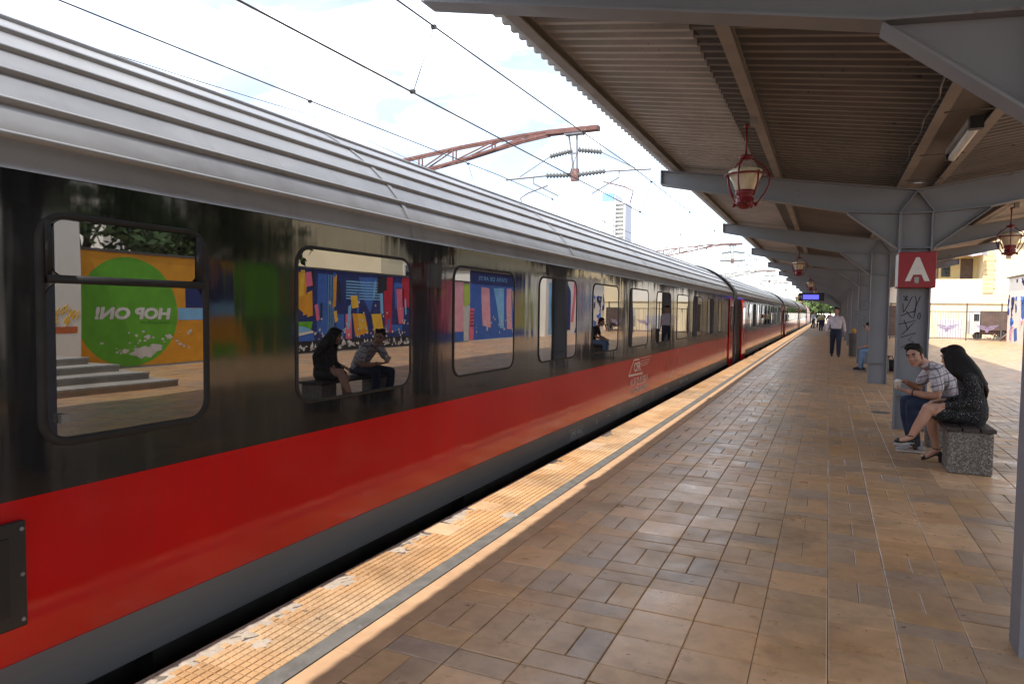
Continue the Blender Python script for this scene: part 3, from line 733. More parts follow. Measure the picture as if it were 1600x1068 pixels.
# lettering and marks on the side
px = XT+.005
def ribbon(mb, a, b, w, x=px):
    a = Vector((a[0], a[1])); b = Vector((b[0], b[1])); d = (b-a).normalized(); n = Vector((-d.y, d.x))*w/2
    mb.add([(x, a.x-n.x, a.y-n.y), (x, b.x-n.x, b.y-n.y), (x, b.x+n.x, b.y+n.y), (x, a.x+n.x, a.y+n.y)], [(0, 1, 2, 3)])
lg = MB()
ribbon(lg, (10.38, .545), (11.25, .525), .03); ribbon(lg, (10.37, .55), (10.68, .775), .022); ribbon(lg, (10.67, .775), (11.02, .77), .022)
for z, e in ((.775, 1.0), (.73, .86), (.69, .80), (.655, .66)): ribbon(lg, (11.10, z), (11.10+e*.75, z+.004), .007)
lg.build('railway_emblem', M['white_print'], coach1)
lettering('lettering', 'CFR', .2, (px, 10.90, .655), '+x', M['white_print'], coach1, width=.42, height=.15, bold=.004)
lettering('lettering', '61 53 21-91 002-3', .1, (px, 11.05, .435), '+x', M['white_print'], coach1, width=1.12, height=.095)
ul = MB(); ribbon(ul, (10.9, .365), (11.5, .365), .012); ul.build('underline', M['white_print'], coach1)
lettering('lettering', 'RO-CFR CALATORI', .08, (px, 11.1, .285), '+x', M['white_print'], coach1, width=.95, height=.075)
def skirt_mark(txt, y, z, w, h, box=True):
    xs = XT-.012-.010*(.17-z)/.23+.003
    lettering('lettering', txt, .06, (xs, y, z), '+x', M['grey_print'], coach1, width=w, height=h)
    if box:
        mb = MB(); Y0_, Y1_, Z0, Z1 = y-w/2-.03, y+w/2+.03, z-h/2-.02, z+h/2+.02
        for p_, q_ in (((Y0_, Z0), (Y1_, Z0)), ((Y1_, Z0), (Y1_, Z1)), ((Y1_, Z1), (Y0_, Z1)), ((Y0_, Z1), (Y0_, Z0))): ribbon(mb, p_, q_, .006, xs)
        mb.build('mark_border', M['grey_print'], coach1)
skirt_mark('200 RIC', 8.05, .03, .46, .075); skirt_mark('4', 8.85, .05, .05, .07, False); skirt_mark('-', 9.4, .06, .1, .02, False); skirt_mark('51', 9.9, .05, .12, .07)
skirt_mark('REV 24 07', 11.0, .06, .6, .06); skirt_mark('DF', 12.1, .06, .2, .07); skirt_mark('Rev', 13.2, .07, .3, .08, False); skirt_mark('BUC 26', 15.0, .07, .9, .07, False); skirt_mark('4 8', 18.0, .07, .6, .07, False)
hp = bevel(MB().box(XT+.002, XT+.03, .9, 1.565, .315, .725).build('equipment_hatch', M['black_plastic'], coach1), .006)
MB().box(XT+.0305, XT+.036, .95, 1.50, .37, .67).build('hatch_lid', M['rubber'], hp)
for z in (.345, .52, .695): MB().lathe([(.0, 0), (.009, 0), (.007, .006), (0, .007)], (XT+.031, 1.547, z), 8, 'x').build('bolt', M['galv'], hp)
w2 = [(27.6+1.825*k, 28.75+1.825*k, '') for k in range(11)]
coach2 = coach(23.62, 49.35, w2, 'second red and black coach from the camera, sliding door open at its near end')
coach3 = copy_tree(coach2, None, (0, 26.4, 0)); coach3['label'] = 'third red and black coach of the train, beside the man in yellow'
coach4 = copy_tree(coach2, None, (0, 52.8, 0)); coach4['label'] = 'farthest red and black coach, coupled behind the red locomotive'
# locomotive
loco = thing('locomotive', (XC, 113, -.9), 'red electric locomotive at the far head of the train', 'locomotive')
lp = [(XT+.02, -.1), (XT+.02, 1.7), (XT-.15, 2.2), (XT-.5, 2.7), (XC, 2.85)]; lp = lp + [(2*XC-a, b) for a, b in lp[::-1][1:]]
MB().prism(lp, 'y', 103.6, 121).build('body', mat('loco_red', (.42, .02, .02), .3), loco)
MB().box(XT+.02, XT+.03, 103.7, 120.9, -.1, .35).build('grey_band', M['skirt'], loco)
for y in (105, 109, 113, 117): MB().box(XT+.021, XT+.03, y, y+1.1, 1.2, 1.7).build('side_window', M['window_dark'], loco)
MB().box(XC-1.3, XC+1.3, 104, 120.6, -.85, -.1).build('running_gear', M['underframe'], loco)
pg = MB()
for y in (106, 118):
    for s in (-.5, .5):
        pg.bar((XC+s, y, 2.8), (XC+s, y+1.3, 3.4), .05); pg.bar((XC+s, y+1.3, 3.4), (XC+s, y, 4.1), .05)
    pg.bar((XC-.8, y, 4.1), (XC+.8, y, 4.1), .06)
pg.build('pantograph', M['sign_red'], loco)

# ================================================================ overhead line
MAST_Y = [16.6, 47.9, 79.4, 110.9]
masts = ['nearest rusty catenary arm with grey insulators above the first coach', 'second rusty catenary arm, above the join of the coaches', 'third catenary arm along the train', 'farthest catenary arm along the train']
mt0 = None
for n, y in enumerate(MAST_Y):
    if mt0 is None:
        m_ = thing('catenary_mast', (-11.6, y, -1.1), masts[0], 'catenary mast', 'catenary masts'); mt0 = m_
        MB().box(-11.8, -11.4, y-.15, y+.15, -1.1, 5.76).build('mast', M['rust'], m_)
        arm = MB()
        up = [(-11.4, 5.75), (-9.3, 5.98), (-7.5, 6.12), (-6.7, 6.15), (-5.4, 6.12)]; lo = [(-11.4, 5.30), (-9.3, 5.62), (-7.5, 5.98), (-6.7, 6.08)]
        for s in (-.09, .09):
            for P_ in (up, lo):
                for a, b in zip(P_[:-1], P_[1:]): arm.bar((a[0], y+s, a[1]), (b[0], y+s, b[1]), .04, .06)
            for a, b in (((-10.6, 5.83), (-10.6, 5.43)), ((-10.6, 5.43), (-9.6, 5.94)), ((-9.5, 5.96), (-9.5, 5.6)), ((-9.5, 5.6), (-8.2, 6.05)), ((-8.3, 6.05), (-8.3, 5.82)), ((-8.3, 5.82), (-7.2, 6.12))):
                arm.bar((a[0], y+s, a[1]), (b[0], y+s, b[1]), .03, .035)
        arm.box(-6.75, -5.36, y-.12, y+.12, 6.065, 6.18); arm.build('arm', M['rust'], m_)
        h = MB()
        for s in (-1, 1): h.bar((-6.05+s*.11, y, 6.05), (-5.95+s*.035, y, 4.95), .045, .045)
        h.bar((-6.13, y, 5.55), (-5.9, y, 5.55), .04); h.box(-6.25, -5.75, y-.1, y+.1, 6.01, 6.064); h.build('hanger_post', M['galv'], m_)
        MB().box(-6.07, -5.88, y-.05, y+.05, 4.85, 5.15).build('post_foot', M['rust'], m_)
        for s in (-1, 1):
            for z0, z1, x0, x1 in ((5.0, 5.04, .22, .80), (5.62, 5.52, .22, .70)):
                ins = MB(); k = 8; a = Vector((-5.97+s*(x0-.14), y, z0)); b = Vector((-5.97+s*x1, y, z1)); path = []; rs = []
                for i in range(2*k+1):
                    path.append(a.lerp(b, i/(2*k))); rs.append(.075 if i % 2 else .03)
                ins.tube(path, rs, 10); ins.build('insulator', M['insul'], m_)
            tb = MB().tube([(-5.97+s*.78, y, 5.04), (-5.97+s*1.6, y, 5.02), (-5.97+s*1.95, y, 5.01)], .026, 8)
            tb.tube([(-5.97+s*.68, y, 5.52), (-5.97+s*1.55, y, 5.06)], .014, 6); tb.tube([(-5.97+s*1.15, y, 5.02), (-5.97+s*1.15, y, 4.86), (-5.97+s*.45, y, 4.5)], .018, 6); tb.build('cantilever_tube', M['galv'], m_)
            MB().tube([(-5.97+s*.75, y, 4.78), (-5.97+s*1.3, y, 4.62), (-5.97+s*1.52, y, 4.5), (-5.97+s*1.44, y, 4.2)], .016, 6).build('steady_arm', M['rust'], m_)
    else:
        o = copy_tree(mt0, None, (0, y-16.6, 0)); o['label'] = masts[n]
def cat_y(y, z, sag):
    # sag between supports
    k = (y-16.6) % 31.4/31.4; return z-sag*4*k*(1-k)
def wire(name, label, X, Z, sag, r=.0095, y1=150):
    P_ = [(X, y, cat_y(y, Z, sag)) for y in [ -16+2.0*k for k in range(int((y1+16)/2))]]
    o = tag(MB().tube(P_, r, 5).build(name, M['wire'], origin=(X, 16.6, Z)), label, 'wire', 'overhead wires'); return o
cw1 = wire('contact_wire', 'lower of the two dark overhead wires above the red train', -4.62, 4.18, .04, .011)
mw1 = wire('messenger_wire', 'upper dark overhead wire with short droppers above the red train', -4.33, 4.98, .12, .011)
mw2 = wire('neighbour_track_wire', 'thin wire above the neighbouring track, lowest over the coach roof', -7.87, 5.04, .12, .010)
cw2 = wire('neighbour_contact_wire', 'faint contact wire hanging below the neighbouring track wire', -7.6, 4.22, .04, .008)
for i, y in enumerate([1.6+5.45*k for k in range(18)]):
    za = cat_y(y, 4.18, .04); zb = cat_y(y, 4.98, .12)
    d = MB().tube([(-4.62, y, za), (-4.60, y+.01, za+.05), (-4.36, y, zb-.1), (-4.33, y, zb)], .007, 4); d.box(-4.65, -4.59, y-.02, y+.02, za-.012, za+.03); d.box(-4.36, -4.30, y-.02, y+.02, zb-.03, zb+.012); d.build('dropper', M['wire'], mw1)
    za = cat_y(y+1.9, 4.22, .04); zb = cat_y(y+1.9, 5.04, .12)
    d = MB().tube([(-7.6, y+1.9, za), (-7.87, y+1.9, zb)], .006, 4); d.box(-7.90, -7.84, y+1.88, y+1.92, zb-.03, zb+.012); d.build('dropper', M['wire'], mw2)
# feeder wires farther left
for k, (X, Z) in enumerate(((-14.2, 7.3), (-16.2, 7.6))):
    o = wire('feeder_wire', ('thin feeder wire', 'outer feeder wire')[k] + ' running high beyond the neighbouring track', X, Z, .5, .010)

# ================================================================ lamps
def lamp(loc, label):
    x, y, z = loc       # z = ceiling hook
    t = thing('hanging_lantern', loc, label, 'lantern', 'hanging lanterns under the canopy')
    MB().tube([(x, y, z), (x, y, z-.30)], .010, 8).lathe([(0, 0), (.02, 0), (.022, -.03), (0, -.04)], (x, y, z), 10).build('rod', M['lamp_red'], t, True)
    MB().lathe([(.0, -.30), (.02, -.30), (.055, -.315), (.06, -.33), (.05, -.345), (.02, -.355), (0, -.355)], (x, y, z), 18).build('collar', M['lamp_red'], t, True)
    cg = MB()
    for k in range(3):
        a = k*math.tau/3+.35; c, s = math.cos(a), math.sin(a)
        pr = [(.045, -.335), (.11, -.38), (.18, -.44), (.21, -.52), (.20, -.60), (.17, -.68), (.12, -.76), (.085, -.80)]
        cg.tube([(x+r*c, y+r*s, z+h) for r, h in pr], .008, 6)
        a2 = a+math.pi/3; c2, s2 = math.cos(a2), math.sin(a2)
        cg.tube([(x+.155*c2, y+.155*s2, z-.48), (x+.145*c2, y+.145*s2, z-.6), (x+.10*c2, y+.10*s2, z-.72)], .008, 6)
    rn = [(x+.17*math.cos(q*math.tau/24), y+.17*math.sin(q*math.tau/24), z-.505) for q in range(25)]; cg.tube(rn, .010, 6, False)
    cg.build('cage', M['lamp_red'], t, True)
    MB().lathe([(.0, -.66), (.075, -.66), (.085, -.64), (.115, -.56), (.143, -.50), (.146, -.47), (.135, -.455), (.10, -.435), (.05, -.425), (0, -.42)], (x, y, z), 24).build('glass_bowl', M['bowl'], t, True)
    MB().lathe([(0, -.84), (.03, -.84), (.045, -.82), (.07, -.80), (.085, -.78), (.072, -.765), (.078, -.735), (.06, -.72), (.08, -.70), (.082, -.665), (.078, -.655), (0, -.655)], (x, y, z), 18).build('cup', M['lamp_red'], t, True)
    for k in range(6):
        a = k*math.tau/6; MB().ell((x+.092*math.cos(a), y+.092*math.sin(a), z-.80), (.018, .018, .022), None, 8).build('finial', M['lamp_red'], t, True)
    MB().box(x+.03, x+.09, y-.045, y+.045, z-.02, z+.08).build('junction_box', M['purlin'], t)
    t.scale = (1.14, 1.14, 1.0)
    return t
l0 = lamp((-.80, 7.25, 3.43), 'large red lantern with cream glass bowl hanging nearest to the camera')
for d, t in (((0, 13.5, 0), 'second red lantern, hanging above the platform by the third column'), ((0, 27.0, 0), 'third red lantern, hanging just in front of the display board'), ((0, 40.5, 0), 'fourth red lantern, far down the platform beyond the display'), ((3.62, 7.2, 0), 'red lantern on the right side of the canopy before the yellow building')):
    copy_tree(l0, None, d)['label'] = t

# tube light in the valley
tl = thing('tube_light', (XM+.06, 7.6, 3.2), 'unlit white fluorescent tube fitting in the roof valley at top right', 'tube light')
bevel(MB().box(XM+.0, XM+.12, 6.95, 8.2, 3.17, 3.225).build('housing', M['purlin'], tl), .01)
MB().tube([(XM+.06, 6.98, 3.145), (XM+.06, 8.17, 3.135)], .036, 12).build('diffuser', M['white_paint'], tl, True)
[MB().box(XM+.01, XM+.11, y_, y_+.085, 3.12, 3.224).build('end_cap', M['black_plastic'], tl) for y_ in (8.172, 6.893)]

# ================================================================ signs
YA = YB[4]
sg = thing('platform_sign', (XM+.005, YA-.2, 1.9), 'red box sign with white letter A on the second column', 'sign')
bevel(MB().box(.815, 1.245, YA-.225, YA+.225, 1.905, 2.37).build('box', M['sign_red'], sg), .008)
lettering('letter', 'A', .4, (1.035, YA-.2275, 2.145), '-y', M['sign_white'], sg, width=.28, height=.31, bold=.012)
MB().box(.8135, .8145, YA-.2, YA+.2, 1.93, 2.345).build('side_face', M['sign_white'], sg)
st = MB(); st.add([(1.005, YA-.2302, 1.965), (1.05, YA-.2302, 1.96), (1.055, YA-.2302, 2.04), (1.0, YA-.2302, 2.045)], [(0, 1, 2, 3)]); st.build('sticker', M['grey_print'], sg)
sk = MB(); sk.add([(1.03, YA-.2305, 2.10), (1.07, YA-.2305, 2.16), (1.03, YA-.2305, 2.19), (.99, YA-.2305, 2.13)], [(0, 1, 2, 3)]); sk.build('sticker', M['m_scrape'], sg)
def strokes(name, paths, y, w, parent, m):
    mb = MB()
    for P_ in paths:
        mb.tube([(a, y, b) for a, b in P_], w, 5)
    return mb.build(name, m, parent)
cx0 = .83
G = [[(.90, 1.80), (.96, 1.74)], [(.91, 1.74), (.96, 1.80)], [(.935, 1.81), (.935, 1.73)],
     [(.90, 1.70), (.905, 1.62), (.91, 1.58), (.95, 1.66), (1.0, 1.78), (1.04, 1.80), (1.055, 1.74), (1.05, 1.60), (1.03, 1.50), (1.00, 1.52), (.94, 1.60)],
     [(1.10, 1.80), (1.06, 1.68), (1.03, 1.58)], [(.88, 1.53), (.96, 1.57), (1.05, 1.60)], [(1.08, 1.55), (1.10, 1.58), (1.11, 1.54), (1.10, 1.49), (1.08, 1.50), (1.08, 1.55)],
     [(.86, 1.42), (.95, 1.44), (1.06, 1.48), (1.0, 1.40), (.90, 1.28)], [(.92, 1.48), (.95, 1.40), (.97, 1.34)], [(.89, 1.24), (1.06, 1.31), (.98, 1.21), (1.05, 1.18)],
     [(.90, 1.10), (.96, 1.15), (1.02, 1.12)]]
def col_graffiti(paths, k, dz=0, sx=1.0):
    o = strokes('graffiti', [[((a-XM)*sx+XM, b+dz) for a, b in P_] for P_ in paths], YB[k]-.011, .0048, canopy, M['marker']); return o
col_graffiti(G, 4)
circ = [[(1.02+.13*math.cos(q/12*math.tau), 1.83+.15*math.sin(q/12*math.tau)) for q in range(13)], [(.97, 1.76), (1.0, 1.92), (1.05, 1.86), (1.0, 1.83), (1.07, 1.75)]]
col_graffiti(circ + [[(.98, 1.5), (1.05, 1.45), (.97, 1.38), (1.06, 1.3)], [(1.0, 1.25), (1.04, 1.12)], [(.95, 1.18), (1.08, 1.2)]], 6)
col_graffiti([[(.95, 1.7), (1.02, 1.55), (.93, 1.45), (1.05, 1.35)], [(1.02, 1.7), (1.06, 1.5)]], 7)
dp = thing('departure_display', (-.85, 41.2, 3.3), 'black hanging display board with blue screen above the platform', 'display board')
bevel(MB().box(-1.55, -.25, 41.0, 41.3, 2.25, 2.68).build('case', M['black_plastic'], dp), .02)
MB().box(-1.32, -.52, 40.993, 40.999, 2.33, 2.58).build('screen', M['screen'], dp)
lettering('lettering', '14', .2, (-1.43, 40.997, 2.46), '-y', M['white_print'], dp, width=.12, height=.13)
for x in (-1.3, -.5): MB().box(x-.03, x+.03, 41.1, 41.2, 2.68, 3.5).build('hanger', M['steel_grey'], dp)

# ================================================================ bench, bin, bag
def bench(y0, label):
    b = thing('bench', (1.29, y0+.9, 0), label, 'bench', 'concrete and wood benches')
    for q in (0, 1.42):
        o = MB().box(1.10, 1.48, y0+q, y0+q+.34, 0, .418).build('support_block', M['terrazzo'], b); bevel(o, .016, 3)
    for i, (a, w) in enumerate(((1.075, .135), (1.222, .135), (1.369, .125))):
        o = MB().box(a, a+w, y0-.03, y0+1.80, .419, .456).build('slat', M['wood_dark'], b); bevel(o, .006)
    return b
b1 = bench(7.86, 'bench with speckled concrete block and dark slats carrying the seated couple')
b2 = copy_tree(b1, None, (0, 12.6, 0)); b2['label'] = 'farther bench behind the third column, seat of the man in black'
bn = thing('litter_bin', (.86, 27.9, 0), 'grey litter bin with orange rubbish on top by the columns', 'litter bin')
MB().lathe([(0, 0), (.15, 0), (.16, .02), (.17, .8), (.19, .82), (.19, .86), (.15, .86), (.14, .8), (0, .78)], (.86, 27.9, 0), 18).build('bin_body', M['skirt'], bn, True)
MB().ell((.86, 27.9, .93), (.07, .07, .1), None, 10).build('rubbish', M['m_orange'], bn, True)
bag = thing('travel_bag', (1.52, 21.15, 0), 'black travel bag on the floor beside the farther bench', 'bag')
MB().loft([(1.30, 21.15, .16), (1.40, 21.15, .17), (1.66, 21.15, .17), (1.76, 21.15, .16)], [(.12, .14), (.15, .16), (.15, .16), (.12, .14)], (0, 1, 0)).build('bag_body', M['black_cloth'], bag, True)
MB().tube([(1.42, 21.15, .3), (1.46, 21.15, .42), (1.60, 21.15, .42), (1.64, 21.15, .3)], .012, 6).build('handle', M['black_plastic'], bag, True)

# ================================================================ people
def frame(f, u):
    f = Vector(f).normalized(); u = Vector(u); u = (u-f*u.dot(f)).normalized(); l = u.cross(f)
    return Matrix((f, l, u)).transposed()          # columns: forward, left, up
def head_parts(mb, c, Fm, k=1.0):
    c = Vector(c)
    def E_(p, r, rot=None): mb.ell(c+Fm @ (Vector(p)*k), [q*k for q in r], Fm, 16)
    E_((-.012, 0, .030), (.098, .076, .095)); E_((.028, 0, -.020), (.068, .064, .085)); E_((.040, 0, -.072), (.045, .046, .040)); E_((.066, 0, -.093), (.022, .024, .018))
    E_((.078, 0, .030), (.020, .056, .013)); E_((.100, 0, -.028), (.016, .016, .011)); E_((.092, 0, -.004), (.012, .009, .028))
    for s in (-1, 1):
        E_((.062, s*.036, -.026), (.024, .022, .022)); E_((-.008, s*.078, -.004), (.018, .011, .032))
    E_((.082, 0, -.062), (.014, .023, .008))
def face_parts(c, Fm, body, k=1.0):
    c = Vector(c)
    for s in (-1, 1):
        p = c+Fm @ (Vector((.079, s*.031, .008))*k); e = MB().ell(p, (.0115*k, .0115*k, .0065*k), Fm, 10).build('eye', M['eye_white'], body, True)
        q = c+Fm @ (Vector((.0885, s*.031, .008))*k); MB().ell(q, (.0045*k, .0065*k, .0065*k), Fm, 8).build('iris', M['eye_dark'], body, True)
        b = MB(); pts = [c+Fm @ (Vector((.100-.012*abs(t-.4), s*(.014+.036*t), .032+.008*math.sin(t*2.6)))*k) for t in (0, .25, .5, .75, 1)]; b.tube(pts, [.004*k, .006*k, .006*k, .005*k, .003*k], 6); b.build('eyebrow', M['hair_dark'], body, True)
    pts = [c+Fm @ (Vector((.0955-.25*y*y*40*.1, y, -.061))*k) for y in (-.024, -.012, 0, .012, .024)]
    MB().tube(pts, [.003*k, .006*k, .0065*k, .006*k, .003*k], 6).build('mouth', M['lips'], body, True)
def hair_short(c, Fm, parent, k=1.0, vox=.006, m=None):
    mb = MB(); c = Vector(c)
    def E_(p, r): mb.ell(c+Fm @ (Vector(p)*k), [q*k for q in r], Fm, 16)
    E_((-.030, 0, .060), (.098, .087, .088)); E_((.005, .03, .122), (.055, .045, .022)); E_((-.03, -.03, .135), (.06, .05, .022)); E_((-.06, 0, .0), (.055, .076, .085)); E_((.016, .0, .108), (.046, .066, .030)); E_((.044, .026, .096), (.020, .034, .018)); E_((.040, -.03, .098), (.020, .03, .018))
    for s in (-1, 1): E_((-.03, s*.066, .02), (.04, .018, .05)); E_((.012, s*.074, .022), (.012, .007, .028))
    rr = random.Random(int(abs(c.x)*1000))
    for _ in range(26):
        a = rr.uniform(-1.5, 1.5); r0 = Vector((.046*math.cos(a), .070*math.sin(a), .105+.035*rr.random())); r1 = r0+Vector((.016*math.cos(a)+rr.uniform(-.01, .01), .014*math.sin(a)+rr.uniform(-.012, .012), -.028*rr.random()-.004))
        mb.tube([c+Fm @ (r0*k), c+Fm @ (r0.lerp(r1, .6)*k), c+Fm @ (r1*k)], [.012*k, .009*k, .004*k], 7)
    return mb.remesh('hair', m or M['hair_dark'], parent, vox*k, 1)
def hand_parts(mb, wrist, d, nrm, curl=.5, thumb=1, k=1.0, spread=.9):
    # palm, four bent fingers, thumb on the side; d = direction of the hand, nrm = back of the hand
    w = Vector(wrist); d = Vector(d).normalized(); n = Vector(nrm); n = (n-d*n.dot(d)).normalized(); s = d.cross(n)*thumb
    mb.loft([w, w+d*.03*k, w+d*.085*k], [(.026*k, .018*k), (.038*k, .016*k), (.040*k, .014*k)], s, 12)
    for i, (o, ln) in enumerate(((.029, .070), (.010, .080), (-.010, .074), (-.028, .058))):
        b = w+d*.085*k+s*o*k*spread; pts = [b-d*.012*k]; a = 0
        for seg, fr in ((0, .45), (1, .32), (2, .23)):
            a += curl*(.55 if seg == 0 else .8); pts.append(pts[-1]+(d*math.cos(a)-n*math.sin(a))*ln*fr*k*1.12)
        mb.tube(pts, [.0095*k, .009*k, .0082*k, .0065*k], 8)
    t0 = w+d*.025*k+s*.030*k; t1 = t0+(d*.5+s*.7-n*.35).normalized()*.038*k; t2 = t1+(d*.85+s*.15-n*.5).normalized()*.036*k
    mb.tube([t0-s*.012*k, t1, t2], [.012*k, .0105*k, .008*k], 8)
def shoe(mb, ankle, d, ln=.27, h=.075, w=.046, sole_mb=None):
    a = Vector(ankle); d = Vector(d); d.z = 0; d.normalize(); s = Vector((-d.y, d.x, 0)); z0 = a.z
    base = Vector((a.x, a.y, 0)); g0 = base-d*.075
    pts = [g0+Vector((0, 0, z0*.0+.045)), g0+d*.10+Vector((0, 0, .052)), g0+d*.18+Vector((0, 0, .042)), g0+d*(ln-.03)+Vector((0, 0, .032))]
    mb.loft(pts, [(w*.85, .042), (w*.9, .05), (w, .038), (w*.85, .026)], s, 12)
    if sole_mb is not None: sole_mb.loft([g0-d*.01+Vector((0, 0, .012)), g0+d*.12+Vector((0, 0, .012)), g0+d*(ln-.02)+Vector((0, 0, .012))], [(w*.95, .013), (w*.95, .013), (w*.95, .013)], s, 12)

# --- seated man in a plaid shirt, leaning forward, head turned to the camera
pm = thing('person', (1.3, 9.05, .0), 'seated person in plaid short-sleeved shirt and dark jeans, holding a white cup', 'person')
hd = Vector((.905, 8.99, 1.075)); Fh = frame((-.45, -.89, -.12), (-.25, -.05, 1))
b = MB(); head_parts(b, hd, Fh)
b.loft([(1.08, 9.05, .94), (1.0, 9.03, 1.0), (.945, 9.01, 1.05)], [.062, .056, .054], (0, 1, 0))
# left arm (near), right arm
b.loft([(1.09, 8.84, .88), (1.12, 8.80, .72), (1.115, 8.80, .655)], [.048, .043, .041], (0, 1, 0)); b.loft([(1.115, 8.80, .655), (1.00, 8.83, .655), (.88, 8.90, .675), (.84, 8.925, .682)], [.042, .042, .031, .026], (0, 0, 1))
hand_parts(b, (.845, 8.922, .682), (-.9, .35, .12), (0.1, -.3, -1), .75, -1)
b.loft([(1.07, 9.26, .88), (1.0, 9.31, .74), (.985, 9.31, .69)], [.047, .042, .040], (0, 1, 0)); b.loft([(.985, 9.31, .69), (.92, 9.23, .72), (.85, 9.12, .765), (.835, 9.10, .775)], [.041, .040, .030, .026], (0, 0, 1))
hand_parts(b, (.838, 9.105, .775), (-.75, -.55, .1), (.0, .2, 1), .8, -1)
body = b.remesh('body', M['skin'], pm, .0065, 2); face_parts(hd, Fh, body); hair_short(hd, Fh, pm)
b = MB(); b.loft([(1.36, 9.05, .52), (1.35, 9.05, .62), (1.27, 9.05, .76), (1.17, 9.05, .88), (1.08, 9.05, .955)], [(.165, .115), (.165, .118), (.178, .125), (.19, .115), (.10, .075)], (0, 1, 0), 18)
b.loft([(1.12, 8.88, .93), (1.10, 8.84, .86), (1.115, 8.81, .75)], [.072, .070, .068], (0, 1, 0)); b.loft([(1.12, 9.22, .93), (1.07, 9.26, .87), (1.02, 9.29, .78)], [.072, .069, .066], (0, 1, 0))
b.remesh('shirt', M['plaid'], pm, .009, 3)
cl_ = MB()
for s in (-1, 1): cl_.loft([(1.09, 9.05+s*.075, .985), (1.02, 9.04+s*.065, .985), (.975, 9.03+s*.03, .955)], [(.012, .026), (.012, .026), (.008, .018)], (0, 1, .3), 8)
cl_.remesh('collar', M['plaid'], pm, .006, 1)
b = MB(); b.loft([(1.40, 9.05, .54), (1.30, 9.05, .545), (1.22, 9.05, .55)], [(.17, .095), (.175, .10), (.16, .085)], (0, 1, 0))
for s, kn, an in ((-1, (.885, 8.885, .535), (.925, 8.85, .10)), (1, (.86, 9.25, .535), (.93, 9.24, .10))):
    b.loft([(1.28, 9.05+s*.09, .545), (1.08, 9.05+s*.14, .55), kn], [.088, .082, .068], (0, 1, 0)); b.loft([kn, (kn[0]+.01, kn[1], .36), an], [.068, .064, .058], (0, 1, 0))
b.remesh('jeans', M['denim'], pm, .009, 2)
sr = MB(); ss = MB(); shoe(sr, (.925, 8.85, .1), (-1, -.05, 0), sole_mb=ss); sr.remesh('shoe', M['shoe_grey'], pm, .007, 1); ss.remesh('sole', M['sole'], pm, .006, 1)
sr = MB(); ss = MB(); shoe(sr, (.93, 9.24, .1), (-1, .05, 0), sole_mb=ss); sr.remesh('shoe', M['shoe_grey'], pm, .007, 1); ss.remesh('sole', M['sole'], pm, .006, 1)
MB().tube([(.96, 8.803, .045), (.92, 8.797, .062), (.86, 8.800, .055)], [.006, .008, .006], 6).build('shoe_stripe', M['stripe_red'], pm, True)
wt_ = MB(); n_ = 16; ax = Vector((-.9, .4, .12)).normalized(); c_ = Vector((.895, 8.893, .672)); u_ = ax.cross(Vector((0, 0, 1))).normalized(); v_ = ax.cross(u_)
wt_.tube([c_+(u_*math.cos(q*math.tau/n_)+v_*math.sin(q*math.tau/n_))*.034 for q in range(n_+1)], .007, 6, False); wt_.ell(c_+u_*.036, (.02, .012, .02), None, 10); wt_.build('wristwatch', M['black_plastic'], pm, True)
cup = thing('paper_cup', (.745, 9.0, .675), 'small white paper cup in the hands of the plaid-shirted person', 'cup')
MB().lathe([(0, 0), (.030, 0), (.040, .085), (.043, .088), (.043, .092), (.038, .09), (.035, .07), (0, .07)], (.745, 8.985, .70), 20).build('cup_wall', M['cup'], cup, True)
MB().ell((.745, 8.985, .79), (.034, .034, .022), None, 12).build('cup_filling', M['cup'], cup, True)

# --- seated woman, back to the camera side, long dark hair, legs crossed
pw = thing('person', (1.3, 8.2, 0), 'seated person with long black hair in speckled black dress, legs crossed', 'person')
hd = Vector((1.165, 8.235, 1.115)); Fh = frame((-.93, .32, -.18), (-.12, 0, 1))
b = MB(); head_parts(b, hd, Fh, .96); b.loft([(1.27, 8.21, .96), (1.22, 8.22, 1.02), (1.19, 8.23, 1.07)], [.052, .047, .046], (0, 1, 0))
kx = Vector((.955, 8.10, .595)); ax_ = Vector((.815, 8.14, .285))
b.loft([(1.22, 8.13, .545), (1.10, 8.11, .575), kx], [.085, .078, .060], (0, 1, 0)); b.loft([kx, (.91, 8.11, .48), (.86, 8.125, .385), ax_], [.058, .056, .046, .031], (0, 1, 0))
b.loft([ax_, (.77, 8.15, .255), (.72, 8.165, .24), (.68, 8.175, .232)], [(.030, .032), (.033, .028), (.034, .02), (.026, .012)], (0, 1, 0))
ks = Vector((1.0, 8.27, .50)); as_ = Vector((1.075, 8.35, .135))
b.loft([(1.22, 8.25, .53), (1.10, 8.26, .52), ks], [.085, .076, .058], (0, 1, 0)); b.loft([ks, (1.02, 8.29, .38), (1.05, 8.325, .26), as_], [.056, .055, .043, .030], (0, 1, 0))
b.loft([as_, (1.03, 8.37, .085), (.985, 8.39, .045), (.955, 8.40, .030)], [(.030, .03), (.032, .028), (.034, .018), (.026, .011)], (0, 1, 0))
b.loft([(1.14, 8.04, .64), (1.075, 8.06, .645)], [.026, .024], (0, 1, 0)); hand_parts(b, (1.085, 8.06, .645), (-1, .35, -.1), (-.1, -.2, 1), .5, -1, .92)
b.loft([(1.15, 8.36, .66), (1.07, 8.33, .655)], [.026, .024], (0, 1, 0)); hand_parts(b, (1.08, 8.33, .655), (-1, -.4, -.1), (-.1, .1, 1), .5, 1, .92)
body = b.remesh('body', M['skin_leg'], pw, .0065, 2); face_parts(hd, Fh, body, .96)
